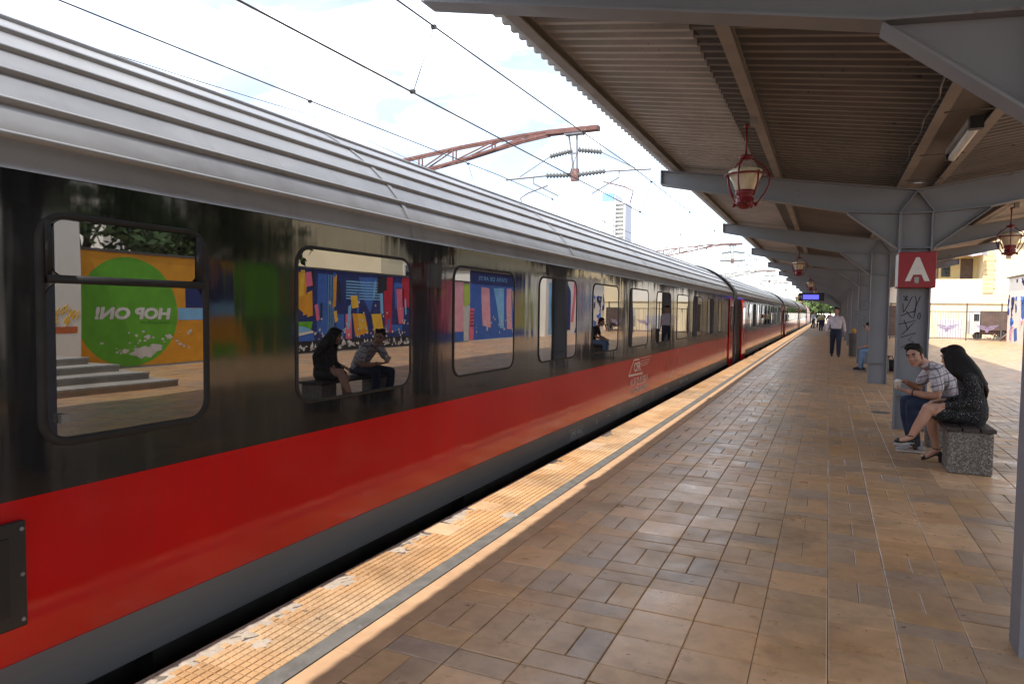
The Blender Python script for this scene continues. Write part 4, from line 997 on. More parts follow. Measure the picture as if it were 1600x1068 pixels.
b = MB(); b.loft([(1.35, 8.2, .535), (1.355, 8.2, .62), (1.345, 8.2, .72), (1.335, 8.2, .82), (1.30, 8.2, .92), (1.26, 8.21, .985)], [(.185, .135), (.175, .13), (.152, .118), (.165, .118), (.175, .105), (.09, .06)], (0, 1, 0), 18)
b.loft([(1.34, 8.2, .555), (1.20, 8.19, .56), (1.07, 8.18, .555)], [(.19, .105), (.18, .105), (.165, .098)], (0, 1, 0), 18)
for s in (-1, 1):
    b.loft([(1.29, 8.2+s*.155, .925), (1.33, 8.2+s*.20, .82), (1.31, 8.2+s*.205, .70)], [.060, .054, .050], (0, 1, 0)); b.loft([(1.31, 8.2+s*.205, .70), (1.22, 8.2+s*.19, .66), (1.12, 8.2+s*.155, .645)], [.050, .044, .037], (0, 1, 0))
b.remesh('dress', M['dress'], pw, .009, 3)
b = MB()
def E_(p, r): b.ell(hd+Fh @ Vector(p), r, Fh, 16)
E_((-.020, 0, .045), (.105, .090, .092)); E_((-.065, 0, -.02), (.07, .090, .11)); E_((.045, 0, .085), (.055, .066, .035))
b.loft([(1.20, 8.215, 1.13), (1.27, 8.205, 1.05), (1.345, 8.20, .97), (1.405, 8.195, .88), (1.44, 8.19, .80), (1.445, 8.19, .74)], [(.094, .085), (.112, .085), (.13, .07), (.128, .050), (.115, .038), (.085, .022)], (0, 1, 0), 18)
for s in (-1, 1):
    b.loft([hd+Fh @ Vector((.0, s*.066, .03)), hd+Fh @ Vector((-.01, s*.085, -.07)), hd+Fh @ Vector((-.04, s*.10, -.14)), hd+Fh @ Vector((-.06, s*.12, -.20)), hd+Fh @ Vector((-.08, s*.13, -.25))], [(.070, .028), (.075, .028), (.065, .028), (.035, .018), (.015, .008)], (1, 0, 0), 14)
    b.loft([hd+Fh @ Vector((-.05, s*.07, -.02)), hd+Fh @ Vector((-.09, s*.11, -.14)), hd+Fh @ Vector((-.15, s*.13, -.24)), hd+Fh @ Vector((-.21, s*.12, -.32))], [(.06, .03), (.07, .035), (.07, .03), (.04, .02)], (1, 0, 0), 14)
hr = b.remesh('hair', M['hair_dark'], pw, .008, 2)
def heel_shoe(P_, d, flat_z):
    # P_ = ankle, ball of foot, toe
    mb = MB(); A, Bq, T_ = [Vector(q) for q in P_]; s = Vector((-d[1], d[0], 0)).normalized()
    mb.loft([A+Vector((.028, 0, -.035)), A.lerp(Bq, .35)+Vector((.012, 0, -.028)), Bq+Vector((0, 0, -.018)), T_+Vector((0, 0, -.012))], [(.030, .026), (.03, .012), (.036, .012), (.028, .009)], s, 12)
    mb.loft([Bq.lerp(T_, .25), Bq.lerp(T_, .75)], [(.040, .024), (.034, .018)], s, 12)
    hb = A+Vector((.035, 0, -.05)); mb.loft([hb, hb+Vector((.004, 0, -.065))], [(.026, .024), (.025, .023)], s, 10)
    u = [A+Vector((.036*math.cos(q*math.tau/14), .036*math.sin(q*math.tau/14), .01)) for q in range(15)]; mb.tube(u, .007, 6, False)
    return mb
heel_shoe((as_, (.985, 8.39, .045), (.95, 8.405, .028)), (-1, .3), 0).remesh('shoe', M['shoe_black'], pw, .006, 1)
heel_shoe((ax_, (.72, 8.165, .24), (.675, 8.18, .23)), (-1, .1), 0).remesh('shoe', M['shoe_black'], pw, .006, 1)
MB().loft([(.845, 8.135, .225), (.76, 8.155, .205), (.675, 8.18, .205)], [(.030, .006), (.034, .006), (.026, .005)], (0, 1, 0), 10).build('sole', M['sole'], pw, True)

# --- standing and walking figures
def stand(loc, rot, label, top, legs, h=1.75, stride=.0, long_sleeve=True, skin='skin', vox=.014, arm_out=.06, belly=1.0, hairm='hair_dark', detail=True, bag_=False):
    t = thing('person', (0, 0, 0), label, 'person'); k = h/1.75
    V = lambda x, y, z: (x*k, y*k, z*k)
    hd = Vector(V(0, -.035, 1.625)); Fh = frame((0, -1, -.12), (0, -.1, 1)); b = MB(); head_parts(b, hd, Fh, k)
    b.loft([V(0, .01, 1.45), V(0, -.005, 1.52), V(0, -.02, 1.57)], [.062*k, .056*k, .056*k], (1, 0, 0))
    for s in (-1, 1):
        sw = s*stride*.35; el = V(s*(.245+arm_out*.3), .03+sw*.3, 1.13); wr = V(s*(.265+arm_out*.5), -.06+sw, .90)
        b.loft([V(s*.205, .01, 1.38), el, wr], [.045*k, .040*k, .028*k], (1, 0, 0)); hand_parts(b, wr, (s*.05, -.12+sw*.3, -1), (s*1, 0, 0), .35, s*1, k)
    body = b.remesh('body', M[skin], t, vox*.6 if detail else vox, 2)
    if detail: face_parts(hd, Fh, body, k)
    hair_short(hd, Fh, t, k, .009, M[hairm])
    b = MB(); bl = .115*belly
    b.loft([V(0, 0, 1.0), V(0, -.01*belly, 1.07), V(0, -.01, 1.2), V(0, 0, 1.34), V(0, .01, 1.43)], [(.165*k, (bl-.008)*k), (.178*k, (bl+.010)*k), (.182*k, .122*k), (.195*k, .112*k), (.11*k, .075*k)], (1, 0, 0), 18)
    for s in (-1, 1):
        sw = s*stride*.35; el = V(s*(.245+arm_out*.3), .03+sw*.3, 1.13); wr = V(s*(.263+arm_out*.5), -.055+sw, .925)
        P_ = [V(s*.165, .01, 1.40), V(s*.215, .01, 1.30), el] + ([wr] if long_sleeve else []); b.loft(P_, [.068*k, .064*k, .055*k] + ([.044*k] if long_sleeve else []), (1, 0, 0))
    b.remesh('top', M[top], t, vox, 2)
    b = MB(); b.loft([V(0, 0, 1.0), V(0, 0, .88)], [(.172*k, (bl+.004)*k), (.182*k, .125*k)], (1, 0, 0), 16)
    sm = []
    for s in (-1, 1):
        fw = -s*stride; kn = V(s*.095, fw*.45-.03, .50); an = V(s*.10, fw*.55+(.10 if fw > 0 else 0)*1.0, .10 if fw <= 0 else .12)
        b.loft([V(s*.09, 0, .88), V(s*.095, fw*.2-.01, .70), kn], [.105*k, .100*k, .082*k], (1, 0, 0)); b.loft([kn, V(s*.098, fw*.5+.0, .30), an], [.082*k, .074*k, .064*k], (1, 0, 0)); sm.append(an)
    b.remesh('trousers', M[legs], t, vox, 2)
    for an in sm: q = MB(); shoe(q, an, (0, -1, 0)); q.remesh('shoe', M['shoe_black'], t, .01, 1)
    if bag_:
        b = MB(); b.loft([V(0, .20, 1.02), V(0, .22, 1.2), V(0, .19, 1.38)], [(.14*k, .08*k), (.15*k, .09*k), (.12*k, .06*k)], (1, 0, 0)); b.remesh('backpack', M[bag_], t, vox, 2)
    t.location = loc; t.rotation_euler = (0, 0, rot); WL[t.name] = Vector(loc)
    return t
stand((.25, 27.35, 0), R(3), 'person in white long-sleeved shirt and navy trousers walking towards the camera', 'white_shirt', 'navy_trousers', 1.77, .30, belly=1.25, arm_out=.07)
stand((-.60, 66.5, 0), R(176), 'distant person in yellow jacket seen from behind on the platform', 'yellow_jacket', 'dark_blue_cloth', 1.7, .18, detail=False, vox=.02)
stand((-1.5, 80, 0), R(60), 'distant person in pale shirt standing nearest to the far train', 'pale_shirt', 'black_cloth', 1.75, .1, detail=False, vox=.02)
stand((-1.0, 83, 0), R(200), 'distant person all in dark clothes left of the yellow jacket', 'dark_blue_cloth', 'black_cloth', 1.75, .15, detail=False, vox=.02)
stand((-.55, 90, 0), R(150), 'farthest person in dark clothes behind the yellow jacket', 'black_cloth', 'black_cloth', 1.72, .12, detail=False, vox=.02)
stand((.12, 72, 0), R(170), 'distant person in red top walking away by the columns', 'red_cloth', 'black_cloth', 1.7, .15, detail=False, vox=.02)

# --- man in black on the farther bench
ps = thing('person', (1.25, 21.1, 0), 'seated person in black T-shirt and light blue jeans behind the third column', 'person')
yb = 21.1; hd = Vector((1.02, yb, 1.19)); Fh = frame((-1, -.1, -.25), (-.2, 0, 1)); b = MB(); head_parts(b, hd, Fh)
b.loft([(1.16, yb, 1.04), (1.10, yb, 1.09), (1.05, yb, 1.14)], [.06, .055, .054], (0, 1, 0))
for s in (-1, 1):
    b.loft([(1.18, yb+s*.2, .97), (1.14, yb+s*.24, .80), (1.10, yb+s*.24, .72)], [.046, .042, .04], (0, 1, 0)); b.loft([(1.10, yb+s*.24, .72), (.98, yb+s*.17, .68), (.88, yb+s*.10, .65)], [.041, .036, .027], (0, 0, 1)); hand_parts(b, (.885, yb+s*.10, .65), (-.9, -s*.3, -.1), (0, 0, 1), .6, -s)
body = b.remesh('body', M['skin'], ps, .009, 2); face_parts(hd, Fh, body); hair_short(hd, Fh, ps, 1, .008)
b = MB(); b.loft([(1.34, yb, .52), (1.34, yb, .64), (1.29, yb, .80), (1.22, yb, .95), (1.16, yb, 1.03)], [(.165, .115), (.165, .118), (.178, .122), (.19, .112), (.10, .07)], (0, 1, 0), 18)
for s in (-1, 1): b.loft([(1.21, yb+s*.17, 1.0), (1.17, yb+s*.22, .92), (1.145, yb+s*.24, .82)], [.07, .066, .06], (0, 1, 0))
b.remesh('top', M['black_cloth'], ps, .011, 2)
b = MB(); b.loft([(1.38, yb, .54), (1.22, yb, .55)], [(.17, .095), (.16, .09)], (0, 1, 0))
for s in (-1, 1): b.loft([(1.28, yb+s*.09, .545), (1.06, yb+s*.13, .55), (.87, yb+s*.15, .54)], [.088, .08, .066], (0, 1, 0)); b.loft([(.87, yb+s*.15, .54), (.86, yb+s*.15, .34), (.84, yb+s*.15, .10)], [.066, .062, .056], (0, 1, 0))
b.remesh('jeans', M['jeans_light'], ps, .011, 2)
for s in (-1, 1):
    sr = MB(); ss = MB(); shoe(sr, (.84, yb+s*.15, .1), (-1, 0, 0), sole_mb=ss); sr.remesh('shoe', M['shoe_black'], ps, .009, 1); ss.remesh('sole', M['sole'], ps, .007, 1)

# ================================================================ mural wall right of the platform (also seen mirrored in the train)
XW = 10.2
wall = thing('mural_wall', (XW, 20, 0), 'long low wall covered in colourful murals right of the platform', 'wall')
MB().box(XW, XW+.25, 10.0, 29.05, 0, 2.84).build('wall_core', M['concrete'], wall)
MB().box(XW-.03, XW+.28, 9.98, 29.0, 2.841, 2.90).build('coping', M['iron'], wall)
def poly(mb, pts, layer=0, x=XW):
    # outline in (y, z) seen from the platform
    zz = x-.004-.0012*layer
    mb.add([(zz, a, b) for a, b in pts], [tuple(range(len(pts)))])
def paint(m, *polys, layer=1, x=XW, parent=None):
    if len(polys) > 12:
        mb = MB()
        for i_, p in enumerate(polys): poly(mb, p, layer+.12*i_, x)
        return stuff(mb.build('painted_flecks', M[m], parent or wall))
    for p in polys:
        mb = MB(); poly(mb, p, layer, x); mb.build('painted_shape', M[m], parent or wall)
def rect(a, b, c, d): return [(a, c), (b, c), (b, d), (a, d)]
paint('m_orange', rect(10.0, 13.85, .05, 2.84), layer=0)
paint('m_green', [(11.42+1.36*math.cos(k*math.tau/40), 1.39+1.36*math.sin(k*math.tau/40)) for k in range(40)], layer=1)
rs_ = random.Random(5)
def blotch(cy, cz, r, sy=1.6, n=18):
    return [(cy+r*sy*math.cos(k*math.tau/n)*(.55+.6*rs_.random()), cz+r*math.sin(k*math.tau/n)*(.55+.6*rs_.random())) for k in range(n)]
paint('m_scrape', blotch(11.75, .38, .17, 2.4), blotch(11.3, .42, .07), blotch(12.5, .75, .07), blotch(11.9, .75, .06), blotch(12.1, .48, .1, 2.2), blotch(10.7, .62, .035), blotch(12.85, .55, .05), blotch(13.2, .9, .05), *[blotch(11.0+2.2*rs_.random(), .3+.8*rs_.random(), .02+.025*rs_.random(), 1.2, 9) for _ in range(26)], layer=3)
lettering('lettering', 'HOP ON!', .4, (XW-.009, 11.55, 1.36), '-x', M['m_white'], wall, width=2.06, height=.31, bold=.02, shear=-.15)
lettering('lettering', 'hop-on hop-off tour', .1, (XW-.009, 12.1, 1.13), '-x', M['m_dgreen'], wall, width=.85, height=.055)
paint('m_navy', rect(13.05, 14.0, 1.53, 2.1), [(13.85, 1.62), (14.91, 1.62), (14.72, 2.50), (13.87, 2.84)], layer=2)
paint('m_sky', rect(12.8, 13.9, 1.2, 1.52), [(13.82, 1.24), (15.03, 1.26), (14.91, 1.64), (13.82, 1.62)], layer=3)
paint('m_lime', [(14.72, 2.84), (15.1, 2.84), (15.4, 1.1), (15.0, 1.1)], layer=2)
paint('m_orange', rect(13.85, 14.75, 2.5, 2.84), [(13.85, .05), (15.7, .05), (15.6, .3), (15.09, 1.26), (13.85, 1.24)], layer=1)
paint('m_green', [(15.0, 2.84), (16.3, 2.84), (16.3, .05), (15.75, .05), (15.05, 1.5)], [(13.85, .06), (14.9, .06), (15.2, .35), (13.85, .55)], layer=2)
paint('m_dgreen', [(16.3, 2.84), (16.85, 2.84), (16.8, .05), (16.3, .05)], [(15.3, 1.2), (15.75, .1), (16.3, .1), (16.3, 1.2)], layer=3)
paint('m_brick', rect(16.78, 16.92, 1.2, 2.6), layer=4)
paint('m_navy', rect(16.8, 24.2, .04, 2.84), layer=0)
paint('m_orange', [(17.29, 2.7), (17.82, 2.7), (17.64, 1.35), (17.29, 1.55)], [(20.2, 1.33), (20.97, 1.31), (21.18, .62), (20.36, .49)], layer=2)
paint('m_green', [(17.24, 1.07), (18.11, 1.06), (18.01, .73), (17.24, .65)], layer=2)
paint('m_sky', [(17.1, .95), (17.7, .9), (18.1, .76), (17.24, .7)], *[rect(18.84+q*.1, 18.87+q*.1, .45, 2.7) for q in range(4)], *[rect(19.87, 22.05, 1.85+q*.105, 1.90+q*.105) for q in range(7)], layer=3)
paint('m_blue', [(17.24, .60), (18.16, .67), (18.21, .41), (17.24, .38)], [(18.32, 2.7), (18.79, 2.7), (18.84, .5), (18.32, .72)], [(20.6, 2.7), (21.79, 2.7), (21.28, 1.35), (20.9, 1.88)], rect(22.88, 23.46, 2.37, 2.57), rect(19.3, 19.75, .5, 1.3), [(22.4, .6), (23.4, .65), (23.4, .9), (22.5, .9)], layer=1)
paint('m_white', [(17.24, .68), (18.11, .76), (18.16, .69), (17.24, .58)], layer=4)
paint('m_pink', rect(19.83, 20.15, .42, 1.31), [(22.96, 2.33), (23.49, 2.35), (23.47, .93), (23.18, .94)], layer=2)
paint('m_yellow', [(21.34, 1.31), (21.93, 1.33), (22.14, .51), (21.54, .49)], [(20.5, 1.33), (20.9, 1.31), (21.05, .8), (20.6, .7)], layer=3)
paint('m_red', [(22.12, 2.76), (22.77, 2.79), (22.73, .62), (22.23, .59)], rect(23.4, 24.1, 1.6, 2.8), layer=2)
paint('m_black', rect(16.9, 24.2, .04, .42), layer=5)
for k in range(70):      # small white scribbles on the dark foot and flaked spots
    pass
paint('m_white', *[[(a, z), (a+.05+.1*rs_.random(), z+.01), (a+.04, z+.05+.12*rs_.random())] for a, z in [(17.0+7*rs_.random(), .08+.22*rs_.random()) for _ in range(120)]], layer=6)
paint('m_scrape', *[blotch(18.2+5.6*rs_.random(), .45+1.5*rs_.random()*rs_.random(), .025+.05*rs_.random(), .9, 9) for _ in range(60)], layer=4)
for m_, n_ in (('m_yellow', 3), ('m_orange', 3), ('m_sky', 4), ('m_pink', 2), ('m_blue', 4), ('m_black', 5)):
    for _ in range(n_):
        a = 17.2+6.6*rs_.random(); z = .5+1.9*rs_.random(); w = .08+.3*rs_.random(); h = .4+.9*rs_.random(); t = rs_.uniform(-.12, .12)
        paint(m_, [(a, z), (a+w, z+.05), (a+w+t, min(2.78, z+h)), (a+t, min(2.78, z+h*.9))], layer=2+rs_.random()*2)
# pink and blue painted stretch
paint('m_pink', rect(24.2, 27.5, .05, 2.84), layer=0); paint('m_navy', [(24.6, .5), (25.4, .4), (25.6, 1.6), (25.0, 2.2)], [(26.2, .3), (27.2, .3), (27.0, 1.2)], layer=1); paint('m_yellow', rect(24.3, 26.6, 2.2, 2.75), layer=1); paint('m_blue', rect(24.2, 27.5, .05, .45), layer=2)
paint('m_palepink', rect(27.5, 28.45, .05, 2.84), layer=0); paint('m_blue', rect(27.5, 28.45, .05, .5), layer=1)
paint('m_lime', [(28.45, 2.75), (29.04, 2.75), (29.04, 1.84), (28.5, 1.64)], layer=1); paint('m_scrape', rect(28.45, 29.04, .05, 1.75), layer=0)
# taller painted kiosk
kx_ = thing('painted_kiosk', (XW+1.5, 31.5, 0), 'flat-roofed kiosk painted blue and pink behind the platform', 'kiosk')
MB().box(XW, XW+3, 29.06, 36.5, 0, 3.45).build('kiosk_wall', M['pale_wall'], kx_); MB().box(XW-.15, XW+3.2, 28.95, 36.7, 3.451, 3.58).build('roof', M['iron'], kx_)
K = dict(parent=kx_)
paint('m_navy', rect(29.07, 36.5, 2.80, 3.44), layer=0, **K); paint('m_blue', rect(29.07, 36.5, .05, 2.80), layer=0, **K)
lettering('lettering', 'STATIA DE ARTE', .2, (XW-.007, 31.8, 3.12), '-x', M['m_sky'], kx_, width=3.2, height=.2)
paint('m_palepink', [(30.5, 2.68), (31.3, 2.65), (31.46, .62), (30.55, .74)], [(33.4, 2.7), (34.2, 2.7), (34.0, .5), (33.5, .5)], layer=1, **K)
paint('m_sky', [(31.77, 2.67), (32.99, 2.71), (33.17, .53), (32.54, .6)], layer=1, **K); paint('m_pink', rect(28.5+.6, 29.7, .0+.05, 1.6), layer=2, **K); paint('m_yellow', rect(34.3, 35.2, .5, 2.6), layer=1, **K); paint('m_lime', [(35.1, .4), (36.4, .4), (36.4, 2.8), (35.5, 2.8)], layer=2, **K)
for q, tx in enumerate(('UN TREN', 'DE CULORI', 'PENTRU', 'ORASUL', 'NOSTRU')): lettering('lettering', tx, .12, (XW-.012, 29.42, 1.45-.17*q), '-x', M['m_black'], kx_, width=.5, height=.09)
paint('m_scrape', *[blotch(29.8+6*rs_.random(), .3+1.0*rs_.random(), .05+.05*rs_.random(), .9, 9) for _ in range(40)], layer=3, **K)
# second painted block towards the fence, seen directly at the right edge
k2 = thing('painted_shed', (XW+1.5, 43, 0), 'shed wall with blue and white abstract painting at the right edge', 'shed')
MB().box(XW-.62, XW+3, 37.6, 48.9, 0, 3.75).build('shed_wall', M['pale_wall'], k2); MB().box(XW-.72, XW+3.1, 37.5, 49.0, 3.751, 3.82).build('roof', M['iron'], k2)
K = dict(parent=k2, x=XW-.62)
paint('m_sky', rect(38, 40.5, .1, 3.2), [(44.2, .1), (45, .1), (45.2, 2.6), (44.0, 3.2)], layer=1, **K); paint('m_pink', [(39.5, .6), (40.6, 1.2), (40.2, 3.4), (39.2, 3.0)], [(41.8, .8), (42.2, .8), (42.8, 3.4), (42.2, 3.5)], layer=2, **K); paint('m_navy', [(40.6, .3), (41.8, .3), (41.6, 2.8), (41.0, 3.3)], [(43.0, 1.0), (43.6, .8), (44.0, 3.3), (43.2, 3.5)], layer=2, **K)
paint('m_blue', [(44.9, 1.6), (45.7, 1.2), (45.9, 2.4), (45.2, 2.7)], [(42.4, .1), (43.4, .1), (43.2, 1.2)], [(46.4, .2), (47.1, .1), (47.3, .8), (46.6, .9)], layer=3, **K)
def scribble(m, y0, y1, z0, z1, n, w, layer=4):
    mb = MB(); rr = random.Random(int(y0*10))
    for _ in range(n):
        a = y0+(y1-y0)*rr.random(); z = z0+(z1-z0)*rr.random(); pts = [(XW-.63-.001*layer, a, z)]
        for q in range(7): a += rr.uniform(-.18, .18); z += rr.uniform(-.34, .30); pts.append((XW-.63-.001*layer, min(max(a, y0), y1), min(max(z, z0), z1)))
        mb = MB(); mb.tube(pts, w, 5); mb.build('painted_stroke', M[m], k2)
scribble('m_navy', 45, 48.8, 1.6, 3.6, 10, .035); scribble('m_blue', 45, 48.8, .2, 2.6, 6, .05, 5); scribble('m_black', 45, 48.8, 1.4, 3.6, 7, .02, 6); scribble('m_palepink', 45, 48.8, .2, 1.4, 5, .05, 4)
# white wall with tags, and shallow steps
ww = thing('white_wall', (XW, 5, 0), 'tall white plastered wall with small tags beside the orange mural', 'wall')
MB().box(XW-.4, XW+.25, 8.3, 9.94, 0, 3.5).build('pier', M['pale_wall'], ww); MB().box(XW-.05, XW+.25, -6, 8.29, 0, 2.6).build('wall_core', M['concrete'], ww)
tg = MB(); rr = random.Random(3)
for q in range(14):
    a = 9.1+.7*rr.random(); z = 1.15+.35*rr.random(); tg.tube([(XW-.402, a, z), (XW-.402, a+.08, z+.12), (XW-.402, a+.03, z-.08), (XW-.402, a+.12, z+.02)], .012, 5)
tg.build('tag', M['m_yellow'], ww); MB().box(XW-.404, XW-.4005, 9.0, 9.85, .92, 1.07).build('tag', M['m_brick'], ww)
sp = thing('concrete_steps', (7.6, 7.3, 0), 'low grey concrete steps with pale nosings in front of the white wall', 'steps')
for k in range(4):
    a = 5.9+.55*k; MB().box(a, 9.7, 4.5, 9.3-.22*k, .13*k+.001, .13*k+.13).build('step', M['concrete'], sp); MB().box(a-.012, a+.05, 4.49, 9.31-.22*k, .13*k+.10, .13*k+.134).build('nosing', M['grey_print'], sp)

# ================================================================ fence with emblems
fn = thing('gate_fence', (6.7, 50, 0), 'tall thin-barred iron fence with winged emblems across the plaza', 'fence')
for x in (3.6, 5.75, 7.72, 9.5): MB().box(x-.035, x+.035, 49.96, 50.04, 0, 2.30).build('post', M['iron'], fn)
for z in (.12, 1.78, 2.24): MB().box(3.6, 9.5, 49.98, 50.02, z-.025, z+.025).build('rail', M['iron'], fn)
bme = MB().box(-.009, .009, -.009, .009, .1, 1.8).mesh('bar', M['iron'])
for k in range(43):
    x = 3.72+.138*k
    if x < 9.45: link('bar', bme, fn, Vector((x, 50, 0))-wloc(fn))
for x in (6.70, 8.78):
    em = MB()
    for s in (-1, 1):
        for q, (l_, z) in enumerate(((.58, .96), (.48, .86), (.36, .76))): em.prism([(x+s*.05, z-.14), (x+s*l_, z-.02), (x+s*(l_+.03), z+.03), (x+s*.10, z-.05)], 'y', 49.955, 49.975)
    em.prism([(x-.13, .82), (x-.06, .52), (x+.06, .52), (x+.13, .82), (x+.05, .70), (x, .92), (x-.05, .70)], 'y', 49.95, 49.974); em.build('winged_emblem', M['emblem'], fn)
# small vehicle with ribbed brown box behind the fence
vh = thing('utility_cart', (9.2, 52.5, 0), 'small white utility cart with ribbed brown box behind the fence', 'cart')
bevel(MB().prism([(8.2, .35), (8.72, .35), (8.72, 1.85), (8.35, 1.85), (8.2, 1.2)], 'y', 51.7, 53.2).build('cab', M['white_paint'], vh), .03)
MB().box(8.36, 8.66, 51.69, 51.698, 1.2, 1.65).build('cab_window', M['window_dark'], vh)
cr = MB().box(8.75, 10.3, 51.7, 53.3, .62, 1.85)
cr.build('cargo_box', M['brown'], vh)
for k in range(12): MB().box(8.78+.125*k, 8.83+.125*k, 51.67, 51.699, .64, 1.83).build('rib', M['brown'], vh)
MB().box(8.3, 10.3, 51.85, 53.1, .35, .60).build('chassis', M['rust'], vh)
for x in (8.6, 9.9): MB().lathe([(0, -.1), (.25, -.1), (.27, 0), (.25, .1), (0, .1)], (x, 51.8, .27), 18, 'y').build('wheel', M['rubber'], vh)
mbn = thing('rubble_heap', (9.4, 51.2, 0), 'heap of broken reddish boards leaning behind the fence', 'rubble')
for k in range(16):
    a = rr.uniform(8.9, 9.9); MB().bar((a, rr.uniform(50.5, 51.4), rr.uniform(.02, .1)), (a+rr.uniform(-.6, .6), rr.uniform(50.4, 51.4), rr.uniform(.2, .7)), .07, .03).build('board', M[rr.choice(('rust', 'roof_red', 'purlin'))], mbn)

# ================================================================ buildings
yb_ = thing('yellow_building', (9, 60, 0), 'cream and yellow two-storey building with open veranda behind the fence', 'building')
F_ = 57.5
for (x0, x1, z0, z1) in ((2.0, 20, 0, 4.12), (9.72, 20, 4.121, 8.6), (2.0, 9.719, 6.05, 8.6)): MB().box(x0, x1, F_, 69, z0, z1).build('wall', M['cream_wall'], yb_)
MB().box(2.0, 9.718, F_+2.2, 69, 4.121, 6.049).build('veranda_wall', M['ochre'], yb_)
MB().box(1.8, 20.2, F_-.25, 69.2, 6.55, 6.75).build('cornice', M['ochre'], yb_); MB().box(1.7, 20.3, F_-.4, 69.3, 8.601, 8.8).build('roof', M['roof_red'], yb_)
MB().box(2.0, 20, F_-.06, F_-.001, 2.35, 2.42).build('string_course', M['ochre'], yb_)
MB().box(2.0, 9.7, F_-.07, F_-.001, 2.43, 4.05).build('white_parapet', M['pale_wall'], yb_)
for k in range(9): MB().box(9.75, 10.35+(.1 if k % 2 else 0), F_-.07, F_-.001, 3.15+.32*k, 3.44+.32*k).build('quoin', M['ochre'], yb_)
for x0, x1, z0, z1, m in ((7.55, 8.0, 4.45, 5.75, 'window_dark'), (8.75, 9.4, 4.13, 5.65, 'brown'), (5.4, 6.1, 4.45, 5.75, 'window_dark'), (3.4, 4.1, 4.45, 5.75, 'window_dark')):
    w_ = MB().box(x0-.06, x1+.06, F_+2.15, F_+2.199, z0-.06, z1+.06).build('window' if m == 'window_dark' else 'door', M['brown'], yb_); MB().box(x0, x1, F_+2.12, F_+2.149, z0, z1).build('pane', M[m], w_)
MB().box(6.9, 9.7, F_-.05, F_+.05, 5.72, 5.80).build('veranda_beam', M['roof_red'], yb_)
for x in (4.4, 7.0): MB().box(x-.06, x+.06, F_, F_+.12, 4.122, 6.048).build('veranda_post', M['brown'], yb_)
wv = MB(); wv.add([(6.2+.3*k, F_-.5-.35*(q == 1), 6.15-.45*(q == 1)+.06*math.sin(k*1.9)) for k in range(13) for q in (0, 1)], [(2*k, 2*k+1, 2*k+3, 2*k+2) for k in range(12)]); wv.build('awning', M['galv'], yb_)
MB().box(11.0, 11.3, F_-.05, F_-.001, 5.55, 5.95).build('vent', M['brown'], yb_)
MB().box(7.2, 8.6, F_-.1, F_-.001, 0, 1.25).build('blue_panel', M['pale_shirt'], yb_); MB().box(4.0, 5.1, F_-.09, F_-.001, 0, 2.2).build('gate', M['brown'], yb_)

cb_ = thing('cream_building', (19, 42, 0), 'long cream building with tall windows behind the kiosk', 'building')
MB().box(14.5, 26, 28, 57, 0, 9.5).build('wall', M['cream_wall'], cb_); MB().box(14.2, 26.3, 27.7, 57.2, 9.501, 9.9).build('roof', M['roof_red'], cb_); MB().box(14.35, 14.499, 28, 57, 5.0, 5.25).build('cornice', M['ochre'], cb_)
for k in range(9):
    for z in (1.6, 6.0):
        y = 30+k*3; w_ = MB().box(14.44, 14.499, y-.1, y+1.5, z-.1, z+2.3).build('window', M['pale_wall'], cb_); MB().box(14.42, 14.439, y, y+1.4, z, z+2.2).build('pane', M['window_dark'], w_)
ap = thing('apartment_block', (157, 200, 0), 'pale apartment block with balconies beyond the trees', 'building')
MB().box(150, 165, 186, 214, 0, 45).build('wall', M['pale_wall'], ap)
for fl_ in range(4, 14):
    for k in range(3):
        y = 188+8.6*k; z = 2.5+3*fl_; bl_ = MB().box(148.4, 149.99, y, y+6.4, z, z+1.1).build('balcony', M['white_paint'], ap); MB().box(149.9, 149.998, y+.2, y+6.2, z+1.15, z+2.7).build('window', M['window_dark'], ap)
ab = thing('railing_block', (24, 20, 0), 'grey apartment house with long railings behind the mural wall', 'building')
MB().box(24, 34, 20.2, 28, 0, 7.2).build('wall', M['pale_wall'], ab); MB().box(22.8, 23.99, 20.3, 27.9, 3.2, 3.4).build('balcony', M['concrete'], ab)
for k in range(26): MB().box(22.8, 22.84, 20.3+.3*k, 20.34+.3*k, 3.41, 4.4).build('railing_bar', M['white_paint'], ab)
for k in range(3): MB().box(23.96, 23.998, 21+2.3*k, 22.4+2.3*k, 4.0, 6.0).build('window', M['window_dark'], ab)
# far tower beyond the tracks, distance haze put into its pale colours
tw = thing('office_tower', (-149, 500, 0), 'pale high-rise tower with blue top far beyond the tracks', 'tower')
MB().box(-156.5, -147.5, 495, 515, -1, 83).build('shaft', M['white_paint'], tw); MB().box(-156.4, -147.6, 495.1, 514.9, 83.01, 89).build('crown', M['m_sky'], tw)
MB().box(-147.3, -138.9, 500, 511, -1, 82).build('gap_filler', M['white_paint'], tw); MB().box(-147.4, -146.2, 496, 514, -1, 88).build('lattice_post', M['pale_shirt'], tw); MB().box(-140, -138.6, 496, 514, -1, 82).build('lattice_post', M['pale_shirt'], tw)  # pale box added behind the slabs so their gaps do not shade dark
for k in range(26):
    z = 3*k+6; MB().box(-147.4, -138.7, 497, 512, z, z+1.1).build('floor_slab', M['white_paint'], tw)
    MB().box(-156.52, -147.48, 494.8, 494.99, z, z+1.4).build('window_band', M['pale_shirt'], tw) if k % 3 == 0 else None

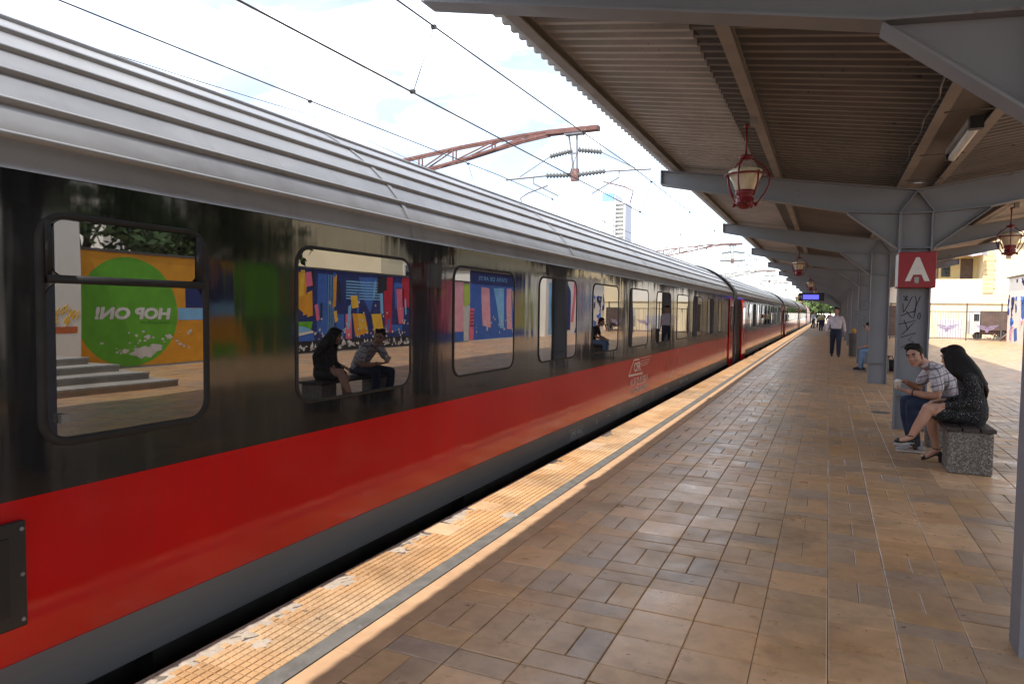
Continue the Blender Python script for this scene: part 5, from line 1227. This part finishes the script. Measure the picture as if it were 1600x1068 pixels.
# ================================================================ trees
def tree(loc, h, rx, label, n=2600, m='leaf', seed=1, ls=.16, group='trees'):
    rr = random.Random(seed); t = thing('tree', loc, label, 'tree', group); L0 = Vector(loc)
    tk = MB(); tk.tube([L0, L0+Vector((.05, 0, h*.3)), L0+Vector((-.05, .1, h*.6)), L0+Vector((0, 0, h*.85))], [.16*h/6, .12*h/6, .08*h/6, .03], 8)
    cl_ = []
    for k in range(16):
        a = rr.random()*math.tau; z = h*(.38+.55*rr.random()); r = rx*(.35+.6*rr.random())*(1.15-abs(z/h-.6)); p = L0+Vector((math.cos(a)*r, math.sin(a)*r, z)); cl_.append((p, rx*(.26+.26*rr.random())))
        tk.tube([L0+Vector((0, 0, z*.62)), L0.lerp(p, .5)+Vector((0, 0, z*.38)), p], [.05, .035, .012], 5)
    tk.build('trunk', M['bark'], t, True)
    lf = MB()
    for _ in range(n):
        p, r = rr.choice(cl_); d = Vector((rr.gauss(0, 1), rr.gauss(0, 1), rr.gauss(0, 1))).normalized(); q = p+d*r*(rr.random()**.4)
        u = Vector((rr.gauss(0, 1), rr.gauss(0, 1), rr.gauss(0, .6))).normalized(); v = u.cross(d).normalized(); s = ls*rr.uniform(.6, 1.3)
        lf.add([q-u*s, q+v*s*.45, q+u*s, q-v*s*.45], [(0, 1, 2, 3)])
    lf.build('crown', M[m], t); return t
tree((13.2, 12.2, 0), 5.2, 1.9, 'dark leafy tree just behind the orange mural', seed=2)
tree((14.3, 16.6, 0), 9.0, 2.3, 'taller dark tree behind the green mural', 4200, seed=3, ls=.22)
tree((14.8, 20.0, 0), 9.5, 2.2, 'tallest dark tree behind the wall, between green and blue murals', 4200, seed=8, ls=.22)
tree((60, 77, 0), 10.5, 4, 'distant tree left of the apartment block', 1600, seed=4, ls=.4)
for k, (x, y, h, rx, lb) in enumerate(((-4, 178, 6.8, 3.5, 'bushy green tree at the far end of the train'), (.5, 184, 6.2, 3.4, 'light green tree closing the view at the platform end'), (5, 190, 7, 4, 'round green tree at the platform end behind the columns'))):
    tree((x, y, -1), h, rx, lb, 1800, 'leaf2', 20+k, .45)
hg = thing('hedge_wall', (0, 172, 0), 'pale wall closing the far end of the platform', 'wall')
MB().box(-2.4, 14, 172, 172.4, 0, 1.6).build('wall_core', M['pale_wall'], hg)
print('OBJECTS', len(S.objects))
